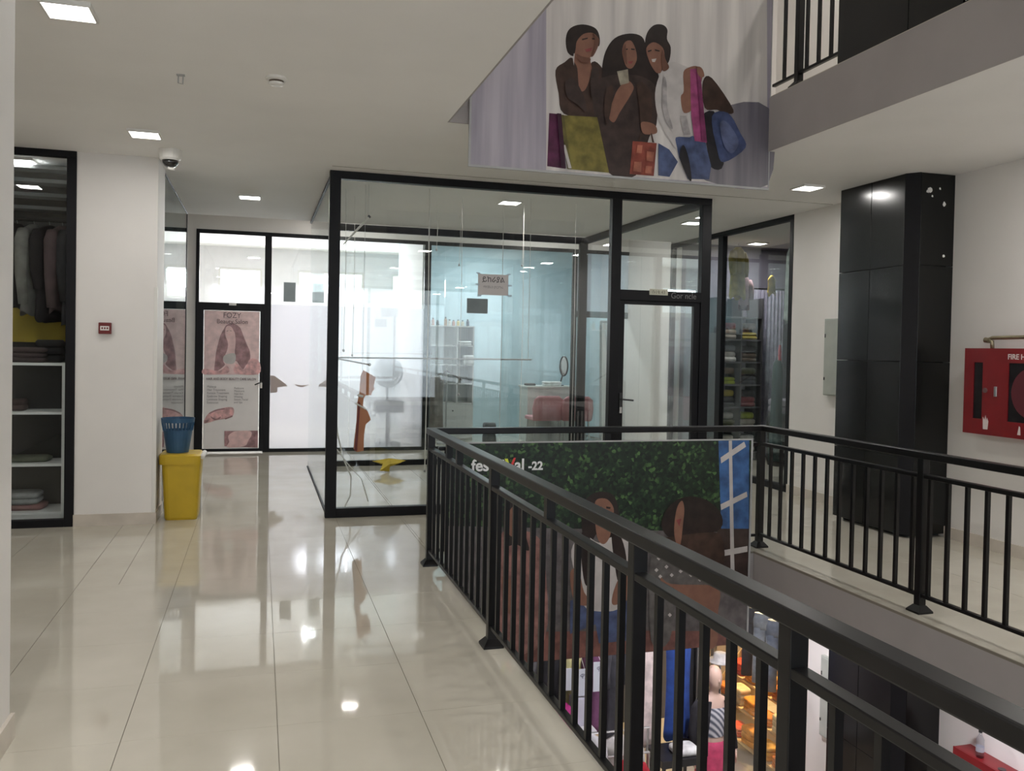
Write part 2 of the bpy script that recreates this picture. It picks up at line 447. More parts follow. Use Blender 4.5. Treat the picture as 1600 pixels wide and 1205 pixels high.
LOWER_PRINT=[('wallgrey', [(-0.038, 1.044), (2.496, 0.893), (2.557, -0.213), (-0.019, 0.009)]), ('tablebrown', [(-0.024, 0.265), (1.429, 0.182), (2.548, 0.099), (2.558, -0.239), (-0.018, -0.061)]), ('bluewin', [(2.171, 1.647), (2.446, 1.644), (2.466, 0.925), (2.213, 0.935)]), ('p_darkbrown', [(2.179, 0.937), (2.466, 0.925), (2.489, 0.543), (2.189, 0.56)]), ('p_white', [(2.262, 1.646), (2.29, 1.646), (2.344, 0.551), (2.309, 0.553)]), ('p_white', [(2.192, 1.5), (2.4, 1.624), (2.418, 1.583), (2.199, 1.454)]), ('p_white', [(2.202, 1.129), (2.434, 1.224), (2.441, 1.183), (2.209, 1.083)]), ('p_white', [(2.224, 0.762), (2.453, 0.787), (2.454, 0.741), (2.23, 0.715)]), ('p_floral1', [(0.384, 0.895), (0.49, 0.985), (0.664, 0.954), (0.742, 0.784), (0.756, 0.159), (0.409, 0.138)]), ('p_hair', [(0.419, 1.129), (0.485, 1.222), (0.574, 1.228), (0.606, 1.123), (0.589, 0.981), (0.622, 0.837), (0.522, 0.889), (0.443, 0.893)]), ('p_skin', [(0.439, 1.072), (0.486, 1.165), (0.527, 1.126), (0.524, 1.008), (0.491, 0.947), (0.451, 0.987)]), ('p_skin', [(0.414, 0.658), (0.497, 0.63), (0.503, 0.368), (0.433, 0.397)]), ('p_jeans', [(0.953, 0.444), (1.132, 0.472), (1.45, 0.403), (1.457, 0.105), (1.193, 0.101), (1.163, 0.25), (0.958, 0.192)]), ('p_hair', [(1.03, 1.108), (1.069, 1.214), (1.171, 1.259), (1.287, 1.227), (1.332, 1.098), (1.386, 0.85), (1.345, 0.582), (1.254, 0.856), (1.148, 0.934), (1.089, 0.766), (1.045, 0.914)]), ('p_white', [(0.954, 0.821), (1.044, 0.938), (1.175, 0.87), (1.295, 0.913), (1.423, 0.868), (1.481, 0.673), (1.393, 0.579), (1.361, 0.359), (1.083, 0.378), (1.0, 0.601)]), ('p_hair', [(1.034, 0.953), (1.096, 0.931), (1.144, 0.666), (1.079, 0.548), (1.039, 0.72)]), ('p_hair', [(1.278, 0.953), (1.358, 0.901), (1.406, 0.702), (1.345, 0.557), (1.298, 0.756)]), ('p_skin', [(1.133, 1.129), (1.152, 1.201), (1.235, 1.199), (1.29, 1.124), (1.276, 1.027), (1.263, 0.915), (1.212, 0.858), (1.158, 0.919)]), ('p_skin', [(0.948, 0.653), (1.014, 0.673), (1.064, 0.5), (1.133, 0.423), (1.082, 0.397), (0.983, 0.442)]), ('p_skin', [(1.339, 0.582), (1.418, 0.637), (1.449, 0.452), (1.318, 0.387), (1.29, 0.438)]), ('p_hair', [(1.689, 0.986), (1.756, 1.133), (1.892, 1.199), (2.06, 1.174), (2.198, 1.068), (2.207, 0.941), (2.012, 0.883), (1.79, 0.872)]), ('p_brown', [(1.681, 0.862), (1.801, 0.892), (2.067, 0.911), (2.215, 0.874), (2.216, 0.609), (1.853, 0.578), (1.713, 0.661)]), ('p_floral', [(1.607, 0.781), (1.739, 0.745), (1.895, 0.651), (2.121, 0.589), (2.18, 0.499), (1.856, 0.452), (1.783, 0.08), (1.624, 0.092)]), ('p_skin', [(1.799, 0.942), (1.817, 1.106), (1.86, 1.17), (1.883, 1.104), (1.875, 0.989), (1.857, 0.829), (1.824, 0.831)]), ('p_skin', [(1.688, 0.587), (1.788, 0.522), (2.134, 0.491), (2.215, 0.431), (2.198, 0.253), (2.193, 0.008), (2.057, 0.019), (2.038, 0.315), (1.857, 0.402), (1.746, 0.459)]), ('p_lips', [(1.176, 1.045), (1.239, 1.052), (1.229, 1.014), (1.188, 1.01)]), ('p_lips', [(1.814, 1.021), (1.858, 1.03), (1.843, 0.97)]), ('p_hair', [(1.159, 1.138), (1.19, 1.147), (1.19, 1.132), (1.164, 1.123)]), ('p_hair', [(1.226, 1.146), (1.263, 1.139), (1.258, 1.125), (1.227, 1.131)]), ('p_white', [(1.656, 0.729), (1.673, 0.744), (1.691, 0.727), (1.674, 0.712)]), ('p_white', [(1.723, 0.66), (1.74, 0.675), (1.758, 0.659), (1.741, 0.643)]), ('p_white', [(1.769, 0.593), (1.786, 0.608), (1.804, 0.591), (1.787, 0.576)]), ('p_white', [(1.845, 0.619), (1.862, 0.634), (1.881, 0.617), (1.863, 0.602)]), ('p_white', [(1.935, 0.584), (1.952, 0.599), (1.97, 0.582), (1.953, 0.567)]), ('p_white', [(2.014, 0.544), (2.031, 0.559), (2.05, 0.542), (2.032, 0.527)]), ('p_white', [(1.671, 0.588), (1.688, 0.603), (1.706, 0.586), (1.688, 0.571)]), ('p_white', [(1.707, 0.436), (1.724, 0.451), (1.742, 0.434), (1.725, 0.419)]), ('p_white', [(1.76, 0.283), (1.777, 0.298), (1.795, 0.28), (1.778, 0.265)]), ('p_white', [(1.681, 0.188), (1.698, 0.203), (1.716, 0.186), (1.699, 0.171)]), ('p_white', [(1.637, 0.64), (1.654, 0.655), (1.672, 0.638), (1.655, 0.623)]), ('p_white', [(1.788, 0.692), (1.805, 0.707), (1.823, 0.69), (1.806, 0.675)]), ('p_white', [(2.081, 0.55), (2.099, 0.566), (2.117, 0.548), (2.099, 0.533)])]
POSTER_PRINT=[('p_rose', [(0.004, 2.038), (0.774, 2.043), (0.775, 1.108), (0.01, 1.1)]), ('s_hair', [(0.351, 1.84), (0.407, 1.847), (0.489, 1.795), (0.521, 1.731), (0.553, 1.646), (0.596, 1.539), (0.633, 1.453), (0.64, 1.323), (0.579, 1.236), (0.548, 1.187), (0.496, 1.235), (0.455, 1.299), (0.413, 1.298), (0.443, 1.374), (0.427, 1.428), (0.436, 1.578), (0.424, 1.707), (0.393, 1.75), (0.366, 1.803), (0.315, 1.79), (0.296, 1.726), (0.307, 1.662), (0.333, 1.576), (0.325, 1.469), (0.29, 1.372), (0.271, 1.296), (0.292, 1.243), (0.211, 1.167), (0.151, 1.145), (0.159, 1.295), (0.168, 1.402), (0.192, 1.531), (0.225, 1.66), (0.265, 1.746), (0.3, 1.812)]), ('s_skin', [(0.295, 1.758), (0.325, 1.807), (0.377, 1.792), (0.419, 1.707), (0.431, 1.578), (0.422, 1.428), (0.351, 1.405), (0.328, 1.576), (0.297, 1.661)]), ('s_hair', [(0.308, 1.735), (0.334, 1.742), (0.335, 1.733), (0.31, 1.727)]), ('s_hair', [(0.355, 1.742), (0.383, 1.739), (0.382, 1.73), (0.355, 1.734)]), ('s_rose2', [(0.333, 1.686), (0.368, 1.689), (0.356, 1.673), (0.341, 1.673)]), ('p_white', [(0.29, 1.382), (0.412, 1.417), (0.444, 1.353), (0.414, 1.266), (0.312, 1.265), (0.268, 1.318)]), ('s_rose2', [(0.014, 1.186), (0.211, 1.156), (0.322, 1.233), (0.334, 1.125), (0.01, 1.106)]), ('s_rose2', [(0.455, 1.267), (0.559, 1.182), (0.64, 1.334), (0.77, 1.304), (0.772, 1.119), (0.436, 1.126)]), ('s_rose2', [(0.022, 0.446), (0.092, 0.552), (0.258, 0.617), (0.412, 0.627), (0.413, 0.509), (0.311, 0.466), (0.189, 0.445), (0.088, 0.413), (0.028, 0.403)]), ('s_hair', [(0.089, 0.552), (0.187, 0.601), (0.289, 0.617), (0.294, 0.6), (0.188, 0.579), (0.097, 0.536)]), ('s_hair', [(0.108, 0.504), (0.148, 0.477), (0.189, 0.466), (0.245, 0.498), (0.235, 0.466), (0.179, 0.445), (0.123, 0.472)]), ('s_hair', [(0.022, 0.446), (0.088, 0.445), (0.048, 0.403), (0.023, 0.398)]), ('s_hair', [(0.301, 0.466), (0.408, 0.519), (0.408, 0.492), (0.311, 0.455)]), ('s_hair', [(0.298, 0.288), (0.778, 0.29), (0.781, 0.039), (0.301, 0.067)]), ('s_skin', [(0.35, 0.207), (0.385, 0.25), (0.457, 0.284), (0.653, 0.285), (0.675, 0.226), (0.634, 0.15), (0.594, 0.074), (0.47, 0.049), (0.337, 0.056), (0.366, 0.131)])]
CUTOUT=[(0.991, 1.346), (1.112, 1.276), (1.092, 1.188), (1.104, 1.161), (1.078, 1.132), (1.07, 1.098), (1.015, 1.097), (0.995, 1.061), (0.99, 0.99), (1.041, 0.934), (1.071, 0.855), (1.02, 0.807), (1.006, 0.704), (1.004, 0.546), (0.935, 0.534), (0.909, 0.563), (0.913, 0.642), (0.933, 0.831), (0.938, 1.021), (0.957, 1.116), (0.967, 1.29)]

# ---------------------------------------------------------------- the setting
ZC, UF, LF, LC = 3.18, 3.60, -3.60, -0.43       # ceiling, upper floor, lower floor, lower ceiling
AX0, AX1, AY0, AY1 = 1.27, 3.835, -3.4, 6.075   # the atrium opening
XL, XR, YN, YB = -3.2, 5.82, -4.2, 13.15

def slab(name, z0, z1, mats, x0=-3.35, x1=8.7, y0=-4.35, y1=18.2):
    b = MB()
    b.box(x0, AX0, y0, y1, z0, z1)
    b.box(AX0, AX1, AY1, y1, z0, z1)
    b.box(AX0, AX1, y0, AY0, z0, z1)
    b.box(AX1, x1, y0, y1, z0, z1)
    return b.make(name, mats, kind='structure')

floor = setting('floor')
b = MB()
for (x0, x1, y0, y1) in ((-3.35, AX0, -4.35, 18.2), (AX0, AX1, AY1, 18.2), (AX0, AX1, -4.35, AY0), (AX1, 8.7, -4.35, 18.2)):
    b.box(x0, x1, y0, y1, LC + 0.004, -0.02)
b.make('floor_slab', GREYP, floor)
b = MB()
for (x0, x1, y0, y1) in ((-3.35, AX0, -4.35, 18.2), (AX0, AX1, AY1, 18.2), (AX0, AX1, -4.35, AY0), (AX1, 8.7, -4.35, 18.2)):
    b.box(x0 + 0.0, x1 - 0.0, y0, y1, -0.02, -0.004)
b.make('grout_bed', GROUT, floor)
# slab edges facing the atrium carry the same stone as the floor on top: separate 0.6 m tiles
inv = mw.inverted()
def in_view(p, mgn=0.04):
    q = inv @ Vector(p)
    if q.z > -0.3:
        return None
    u = q.x / -q.z * 1348.1 + 800
    v = 572.6 - q.y / -q.z * 1348.1
    if -1600 * mgn < u < 1600 * (1 + mgn) and -60 < v < 1205 * (1 + mgn) + 30:
        return -q.z
    return None
cells = []
def tile_region(rx0, rx1, ry0, ry1):
    i0, i1 = math.floor((rx0 - 0.092) / 0.6), math.ceil((rx1 - 0.092) / 0.6)
    j0, j1 = math.floor((ry0 - 3.675) / 0.6), math.ceil((ry1 - 3.675) / 0.6)
    for i in range(i0, i1):
        for j in range(j0, j1):
            a, c = max(rx0, 0.092 + i * 0.6), min(rx1, 0.092 + (i + 1) * 0.6)
            d, e = max(ry0, 3.675 + j * 0.6), min(ry1, 3.675 + (j + 1) * 0.6)
            if c - a > 0.02 and e - d > 0.02:
                cells.append((a + 0.0014, c - 0.0014, d + 0.0005, e - 0.0005))
tile_region(XL, AX0, YN, AY1)
tile_region(XL, -0.86, AY1, 8.07)
tile_region(-0.86, AX0, AY1, YB)
tile_region(AX0, XR, AY1, YB)
tile_region(AX1, XR, YN, AY1)
tile_region(XL, -0.86, 11.5, YB)
seen, rest = [], []
for c in cells:
    best = None
    for p in ((c[0], c[2]), (c[1], c[2]), (c[0], c[3]), (c[1], c[3]), ((c[0] + c[1]) / 2, (c[2] + c[3]) / 2)):
        d = in_view((p[0], p[1], 0))
        if d is not None:
            best = d if best is None else min(best, d)
    (seen.append((best, c)) if best is not None else rest.append(c))
seen.sort()
rest += [c for _, c in seen[300:]]
tile_mesh = {}
for d, c in seen[:300]:
    k = (round(c[1] - c[0], 3), round(c[3] - c[2], 3))
    if k not in tile_mesh:
        t = MB().box(-k[0] / 2, k[0] / 2, -k[1] / 2, k[1] / 2, -0.004, 0)
        me = bpy.data.meshes.new('floor_tile')
        me.from_pydata(t.v, [], t.f)
        me.materials.append(TILE)
        tile_mesh[k] = me
    link('floor_tile', tile_mesh[k], floor, loc=((c[0] + c[1]) / 2, (c[2] + c[3]) / 2, 0))
b = MB()
for c in rest:
    b.box(c[0], c[1], c[2], c[3], -0.004, 0)
for r in ((-3.2, -0.9, 8.1, 11.4), (-2.6, 5.8, 13.3, 18.1), (5.95, 8.6, 8.2, 11.9)):
    b.box(*r[:4], -0.004, 0)
b.make('floor_tile_field', TILE, floor, kind='stuff')

ceiling = setting('ceiling')
b = MB()
for (x0, x1, y0, y1) in ((-3.35, AX0 - 0.015, -4.35, 11.42), (AX0 - 0.015, AX1, 6.03, 11.42), (AX0 - 0.015, AX1, -4.35, AY0), (AX1, 8.7, -4.35, 11.42)):
    b.box(x0, x1, y0, y1, ZC, UF)
b.box(-3.35, 8.7, 11.42, 13.3, 3.56, UF)
b.box(-3.35, 8.7, 13.3, 18.2, 3.5, UF)
b.make('ceiling_slab', CEIL, ceiling)
b = MB()
b.box(AX1 - 0.012, AX1, AY0, 6.03, ZC, UF)
b.box(AX0 - 0.015, AX0 - 0.003, AY0, 6.03, ZC, UF)
b.box(AX0, AX1, 6.018, 6.03, ZC, UF)
b.make('slab_edge', GREYP, ceiling)
box('ceiling_joint', (0.6, 5.8, 7.845, 7.853, 3.1775, 3.182), mat('joint_grey', (0.34, 0.31, 0.28), 0.9), ceiling)  # thin grey line of the ceiling joint
b = MB()
b.box(XL, 1.0, 5.0, 8.0, UF, UF + 0.01)
b.make('upper_floor_tile', TILE, ceiling)
b = MB()
b.box(AX1, XR, -4.2, 9.0, UF, UF + 0.012)
b.box(AX0, AX1, 6.03, 9.0, UF, UF + 0.012)
b.make('upper_floor_tile', TILE, ceiling)

slab('ceiling_upper', 6.8, 7.1, CEIL)
b = MB().box(AX0, AX1, AY0, AY1, 6.8, 7.1)
b.make('ceiling_upper_infill', CEIL, kind='structure')
b = MB().box(-3.35, 8.7, -4.35, 18.2, LF - 0.2, LF)
b.make('floor_lower', TILE, kind='structure')

# walls
box('wall_left', (-1.25, -0.93, YN, 3.80, 0, ZC), WHITE, kind='structure')
box('wall_left_recess', (-3.35, XL, YN, 11.4, 0, ZC), WHITE, kind='structure')
b = MB()
b.box(-3.35, 6.0, YN - 0.15, YN, LF, 0.3)
b.box(-3.35, 6.0, YN - 0.15, YN, 3.0, 6.8)
b.box(-3.35, -0.85, YN - 0.15, YN, 0.3, 3.0)
b.box(5.75, 6.0, YN - 0.15, YN, 0.3, 3.0)
b.make('wall_front', WHITE, kind='structure')
box('wall_right', (XR, 6.0, YN, 8.56, 0, ZC), WHITE, kind='structure')
box('wall_right_far', (XR, 6.0, 11.62, 13.3, 0, 3.56), WHITE, kind='structure')
box('wall_right_upper', (XR, 6.0, YN, 9.2, UF, 6.8), WHITE, kind='structure')
box('wall_right_lower', (XR, 6.0, YN, 8.56, LF, LC), WHITE, kind='structure')
box('wall_back_upper', (XL, XR, 9.0, 9.15, UF, 6.8), WHITE, kind='structure')
box('wall_left_upper', (-3.35, XL, YN, 9.0, UF, 6.8), WHITE, kind='structure')
box('wall_left_lower', (-3.35, XL, YN, 18, LF, LC), WHITE, kind='structure')
box('wall_back', (XL, -0.885, YB, 13.3, 0, 3.56), WHITE, kind='structure')
box('wall_back_header', (-0.885, XR, YB, 13.3, 3.215, 3.56), WHITE, kind='structure')
box('wall_left_far', (-3.35, XL, 11.4, 13.3, 0, 3.56), WHITE, kind='structure')
# the white pier between the clothes shop and the corridor glass
pier = setting('wall_pier')
box('pier_face', (-1.50, -0.86, 8.07, 8.62, 0.10, ZC), WHITE, pier)
box('corner_guard', (-0.884, -0.852, 8.058, 8.09, 0.10, 2.06), WPLAST, pier, bevel=0.003)
box('baseboard_left', (-1.505, -0.848, 8.055, 8.62, 0, 0.10), SKIRT, kind='structure')
box('baseboard_left_near', (-0.93, -0.915, YN, 3.815, 0, 0.10), SKIRT, kind='structure')
box('baseboard_right', (XR - 0.015, XR, YN, 6.19, 0, 0.10), SKIRT, kind='structure')
box('baseboard_right_far', (XR - 0.015, XR, 7.17, 8.56, 0, 0.10), SKIRT, kind='structure')

# the salon behind the back shopfront
SAL = mat('salon_paint', (0.82, 0.80, 0.80), 0.8, vary=0.02)
TEAL = mat('pale_teal_paint', (0.52, 0.66, 0.71), 0.7, vary=0.04)
b = MB()
wins = [(-0.80, 0.03), (0.72, 2.05), (2.62, 3.25)]
xs = [-2.6] + [v for w in wins for v in w] + [5.9]
b.box(-2.6, 5.9, 18.0, 18.15, 0, 2.45)
b.box(-2.6, 5.9, 18.0, 18.15, 3.09, 3.5)
for i in range(0, len(xs), 2):
    b.box(xs[i], xs[i + 1], 18.0, 18.15, 2.45, 3.09)
b.make('wall_salon_back', SAL, kind='structure')
box('wall_salon_left', (-2.75, -2.6, 13.3, 18.15, 0, 3.5), SAL, kind='structure')
box('wall_salon_right', (5.9, 6.05, 15.75, 18.15, 0, 3.5), SAL, kind='structure')
b = MB()
b.box(2.42, 2.50, 13.3, 15.6, 0, 3.5)
b.make('wall_partition', SAL, kind='structure')
b = MB()
b.box(2.42, 6.05, 15.6, 15.75, 0, 3.5)
b.box(5.9, 6.05, 13.3, 15.6, 0, 3.5)
b.make('wall_teal_room', TEAL, kind='structure')
for k, (x0, x1) in enumerate(wins):
    w = setting('window_%d' % (k + 7))
    fr = MB()
    fr.box(x0, x1, 18.03, 18.09, 2.45, 2.49); fr.box(x0, x1, 18.03, 18.09, 3.05, 3.09)
    fr.box(x0, x0 + 0.04, 18.03, 18.09, 2.49, 3.05); fr.box(x1 - 0.04, x1, 18.03, 18.09, 2.49, 3.05)
    fr.make('window_frame', WPLAST, w)
    box('pane', (x0 + 0.04, x1 - 0.04, 18.055, 18.065, 2.49, 3.05), LITW, w)
    ld = bpy.data.lights.new('daylight', 'AREA')
    ld.shape = 'RECTANGLE'
    ld.size, ld.size_y = x1 - x0 - 0.1, 0.52
    ld.energy = WINDOW_W * (x1 - x0)
    ld.color = (0.93, 0.96, 1.0)
    lo = bpy.data.objects.new('daylight', ld)
    COL.objects.link(lo)
    lo.location = ((x0 + x1) / 2, 18.0, 2.77)
    lo.rotation_euler = (-PI / 2 + 0.5, 0, 0)

# dark clothes shop at the left, dark shop behind the right wall
LSW = mat('left_shop_wall', (0.10, 0.09, 0.09), 0.8)
b = MB()
b.box(XL, -0.95, 10.6, 10.7, 0, ZC)
b.box(-1.0, -0.92, 8.62, 10.6, 0, ZC)
b.make('wall_left_shop', LSW, kind='structure')
RSW = mat('right_shop_wall', (0.16, 0.15, 0.19), 0.8)
b = MB()
b.box(8.5, 8.6, 8.3, 11.9, 0, ZC)
b.box(6.0, 8.6, 11.40, 11.75, ZC, 3.58)
b.box(6.0, 8.5, 11.62, 11.75, 0, ZC)
b.box(6.0, 8.5, 8.40, 8.55, 0, ZC)
b.make('wall_right_shop', RSW, kind='structure')
b = MB()
b.box(8.5, 8.6, 8.3, 11.9, LF, LC)
b.box(5.82, 8.5, 11.62, 11.75, LF, LC)
b.box(6.0, 8.5, 8.40, 8.55, LF, LC)
b.make('wall_lower_right_shop', mat('lower_shop_wall', (0.30, 0.26, 0.25), 0.8), kind='structure')
b = MB()
b.box(XL, XR, 11.0, 11.15, LF, LC)
b.make('wall_lower_shop_back', mat('lower_back_wall', (0.10, 0.10, 0.11), 0.8), kind='structure')

# ---------------------------------------------------------------- glazing
def glaze(name, axis, at, bars, panes, label=None, th=0.06, gm=None, fm=None):
    """Frame bars and panes in the plane axis = at. bars: (a0, a1, z0, z1, part name); panes: (a0, a1, z0, z1, material)."""
    s = setting(name, label=label)
    for a0, a1, z0, z1, nm in bars:
        bb = (a0, a1, at - th / 2, at + th / 2, z0, z1) if axis == 'y' else (at - th / 2, at + th / 2, a0, a1, z0, z1)
        box(nm, bb, fm or BLACKM, s, bevel=0.003)
    for a0, a1, z0, z1, pm in panes:
        bb = (a0, a1, at - 0.004, at + 0.004, z0, z1) if axis == 'y' else (at - 0.004, at + 0.004, a0, a1, z0, z1)
        box('pane', bb, pm, s)
    return s

# the vacant glass shop: front, left, right, back
YF, YK, BX0, BX1 = 8.07, 11.5, 0.625, 4.42
glaze('window_1', 'y', YF, [(0.595, 0.695, 0, ZC, 'post'), (0.695, 4.48, 3.11, ZC, 'head_rail'), (0.695, 3.40, 0.0, 0.085, 'sill_rail'),
                            (3.37, 3.475, 0.0, 3.11, 'post'), (4.375, 4.48, 0, 3.11, 'post')],
      [(0.695, 3.37, 0.085, 3.11, GLASS)], 'large clear pane of the vacant shop front', th=0.08)
glaze('window_2', 'y', YF, [(3.475, 4.375, 2.10, 2.205, 'transom')], [(3.475, 4.375, 2.205, 3.11, GLASS)], 'pane over the glass shop door', th=0.08)
d1 = glaze('door_1', 'y', YF, [(3.475, 3.53, 0.02, 2.10, 'stile'), (4.305, 4.375, 0.02, 2.10, 'stile'), (3.53, 4.305, 0.02, 0.12, 'bottom_rail'), (3.53, 4.305, 2.06, 2.10, 'top_rail')],
           [(3.53, 4.305, 0.12, 2.06, GLASS)], 'black framed glass door of the vacant shop', th=0.05)
h = MB()
h.box(3.485, 3.515, YF - 0.045, YF - 0.025, 0.98, 1.16)
h.tube([(3.50, YF - 0.03, 1.10), (3.50, YF - 0.085, 1.10), (3.62, YF - 0.085, 1.09)], 0.009)
h.make('handle', DARKP, d1)
box('lock_plate', (3.49, 3.512, YF - 0.048, YF - 0.03, 0.96, 1.02), STEEL, d1)
lettering('Gor ncle', (4.03, YF - 0.0425, 2.135), 0.085, mat('chalk', (0.20, 0.20, 0.20), 0.9), d1, squeeze=0.95)
glaze('window_3', 'x', BX0, [(8.115, YK, 3.155, ZC, 'head_rail'), (8.115, YK, 0, 0.012, 'sill_rail')],
      [(8.11, 9.80, 0.012, 3.155, GLASS), (9.806, YK, 0.012, 3.155, GLASS)], 'frameless glass side of the vacant shop', th=0.03)
glaze('window_4', 'x', BX1, [(8.115, YK, 3.09, ZC, 'head_rail'), (8.115, YK, 0, 0.06, 'sill_rail')],
      [(8.11, 9.6, 0.06, 3.09, GLASS), (9.606, YK - 0.08, 0.06, 3.09, GLASS)], 'glass right side of the vacant shop', th=0.05)
glaze('window_5', 'y', YK, [(BX0, BX1, 3.09, ZC, 'head_rail'), (BX0, BX1, 0, 0.07, 'sill_rail'), (BX1 - 0.09, BX1 + 0.03, 0.07, 3.09, 'post')],
      [(BX0, 2.4, 0.07, 3.09, GLASS), (2.406, BX1 - 0.09, 0.07, 3.09, GLASS)], 'glass back of the vacant shop', th=0.06)
# corridor glass on the left, reflecting the salon
glaze('window_6', 'x', -0.88, [(8.62, 11.35, 3.165, ZC, 'head_rail'), (11.335, 11.36, 0, 3.165, 'edge_strip')],
      [(8.62, 11.335, 0.01, 3.165, GLASSD)], 'reflecting glass wall along the corridor', th=0.02)
# the back shopfront: salon door, then panes
sf = 0.05
d2 = glaze('door_2', 'y', YB, [(-0.885, -0.775, 0.02, 2.17, 'stile'), (0.005, 0.06, 0.02, 2.17, 'stile'), (-0.775, 0.005, 0.02, 0.06, 'bottom_rail'), (-0.775, 0.005, 2.06, 2.17, 'top_rail')],
           [(-0.775, 0.005, 0.06, 2.06, GLASS)], 'black framed salon door with a pink poster', th=0.06)
h = MB()
h.tube([(0.03, YB - 0.03, 1.03), (0.03, YB - 0.08, 1.03), (-0.06, YB - 0.08, 0.99)], 0.009)
h.make('handle', DARKP, d2)
box('lock_plate', (0.015, 0.045, YB - 0.045, YB - 0.03, 0.94, 1.02), WPLAST, d2, bevel=0.003)
box('door_sticker', (-0.43, -0.33, YB - 0.036, YB - 0.031, 2.135, 2.165), WPLAST, d2)
glaze('window_10', 'y', YB, [(-0.885, 5.90, 3.16, 3.215, 'head_rail'), (-0.885, -0.84, 2.17, 3.16, 'post'), (0.06, 0.155, 0, 3.16, 'post'), (2.42, 2.52, 0, 3.16, 'post'),
                             (4.84, 4.92, 0, 3.16, 'post'), (5.84, 5.90, 0, 3.16, 'post'), (0.155, 2.42, 0, 0.05, 'sill_rail'), (2.52, 4.84, 0, 0.05, 'sill_rail'), (4.92, 5.84, 0, 0.05, 'sill_rail'),
                             (4.92, 5.84, 2.12, 2.22, 'transom')],
      [(-0.84, 0.06, 2.17, 3.16, GLASS), (0.155, 1.30, 2.17, 3.16, GLASS), (1.305, 2.42, 2.17, 3.16, GLASS),
       (0.155, 1.30, 0.05, 2.17, FROSTW), (1.305, 2.42, 0.05, 2.17, FROSTW), (2.52, 4.84, 0.05, 3.16, GLASS),
       (4.92, 5.84, 0.05, 2.12, GLASS), (4.92, 5.84, 2.22, 3.16, FROSTW)], 'long black framed shopfront across the back corridor', th=sf)
# the glazed front of the building behind the viewer
glaze('window_14', 'y', YN - 0.07, [(-0.85, 5.75, 0.3, 0.36, 'sill_rail'), (-0.85, 5.75, 2.94, 3.0, 'head_rail')] + [(x, x + 0.06, 0.36, 2.94, 'post') for x in (-0.85, 0.78, 2.42, 4.06, 5.69)],
      [(a, a + 1.57, 0.36, 2.94, GLASS) for a in (-0.79, 0.84, 2.48, 4.12)], 'glazed front of the building')
# clothes shop window at the left
glaze('window_11', 'y', YF + 0.02, [(XL, -1.50, 3.125, ZC, 'head_rail'), (-1.575, -1.50, 0, 3.125, 'post'), (XL, -1.575, 0, 0.065, 'sill_rail')],
      [(XL, -1.575, 0.065, 3.125, GLASS)], 'black framed window of the clothes shop', th=0.07)
# dark shop window in the right wall
glaze('window_12', 'x', XR + 0.03, [(8.56, 11.62, 3.12, ZC, 'head_rail'), (8.56, 8.63, 0.05, 3.12, 'post'), (10.12, 10.24, 0.05, 3.12, 'post'), (11.56, 11.62, 0.05, 3.12, 'post'), (8.56, 11.62, 0.0, 0.075, 'sill_rail')],
      [(8.63, 10.12, 0.075, 3.12, GLASS), (10.24, 11.56, 0.075, 3.12, GLASS)], 'dark shop window in the far wall behind the pillar', th=0.07)
# lower storey
glaze('window_13', 'x', XR + 0.03, [(8.56, 11.62, LC - 0.07, LC, 'head_rail'), (8.56, 8.63, LF, LC - 0.07, 'post'), (10.12, 10.2, LF, LC - 0.07, 'post')],
      [(8.63, 10.12, LF + 0.06, LC - 0.07, GLASS), (10.2, 11.6, LF + 0.06, LC - 0.07, GLASS)], 'shop window on the storey below', th=0.05, fm=STEEL)

# ---------------------------------------------------------------- black pillar by the right wall
def pillar(name, z0, z1, joints, label):
    p = setting(name, label=label)
    box('core', (5.46, XR, 6.27, 7.10, z0, z1), CORE, p)
    zs = [z0 + 0.03] + [z0 + j for j in joints] + [z1]
    for a, c in zip(zs, zs[1:]):
        box('panel', (5.38, 5.40, 6.29, 6.715, a + 0.002, c - 0.002), PANELM, p, bevel=0.002)
        box('panel', (5.38, 5.40, 6.72, 7.155, a + 0.002, c - 0.002), PANELM, p, bevel=0.002)
        box('panel', (5.465, XR, 6.19, 6.21, a + 0.002, c - 0.002), PANELM, p, bevel=0.002)
        box('panel', (5.40, XR, 7.135, 7.155, a + 0.002, c - 0.002), PANELM, p, bevel=0.002)
    MB().prism([(5.382, 6.29), (5.462, 6.192), (5.475, 6.205), (5.398, 6.30)], 'z', z0 + 0.03, z1).make('corner_strip', BLACKM, p)
    return p
pl = pillar('pillar', 0, ZC, [0.71, 1.54, 2.38], 'black panel clad pillar against the right wall')
cr = random.Random(4)
for (x, z, s) in ((5.56, 3.03, 0.035), (5.53, 3.02, 0.02), (5.71, 2.92, 0.022), (5.715, 2.47, 0.02), (5.58, 2.98, 0.012), (5.66, 3.05, 0.012)):
    n = 7
    pts = [(x + s * cr.uniform(0.4, 1) * math.cos(2 * PI * k / n), z + 1.2 * s * cr.uniform(0.4, 1) * math.sin(2 * PI * k / n)) for k in range(n)]
    MB().prism(pts, 'y', 6.188, 6.1905).make('paint_chip', WPLAST, pl)
pillar('pillar_lower', LF, LC, [0.71, 1.54, 2.38], 'black panel clad pillar on the storey below')

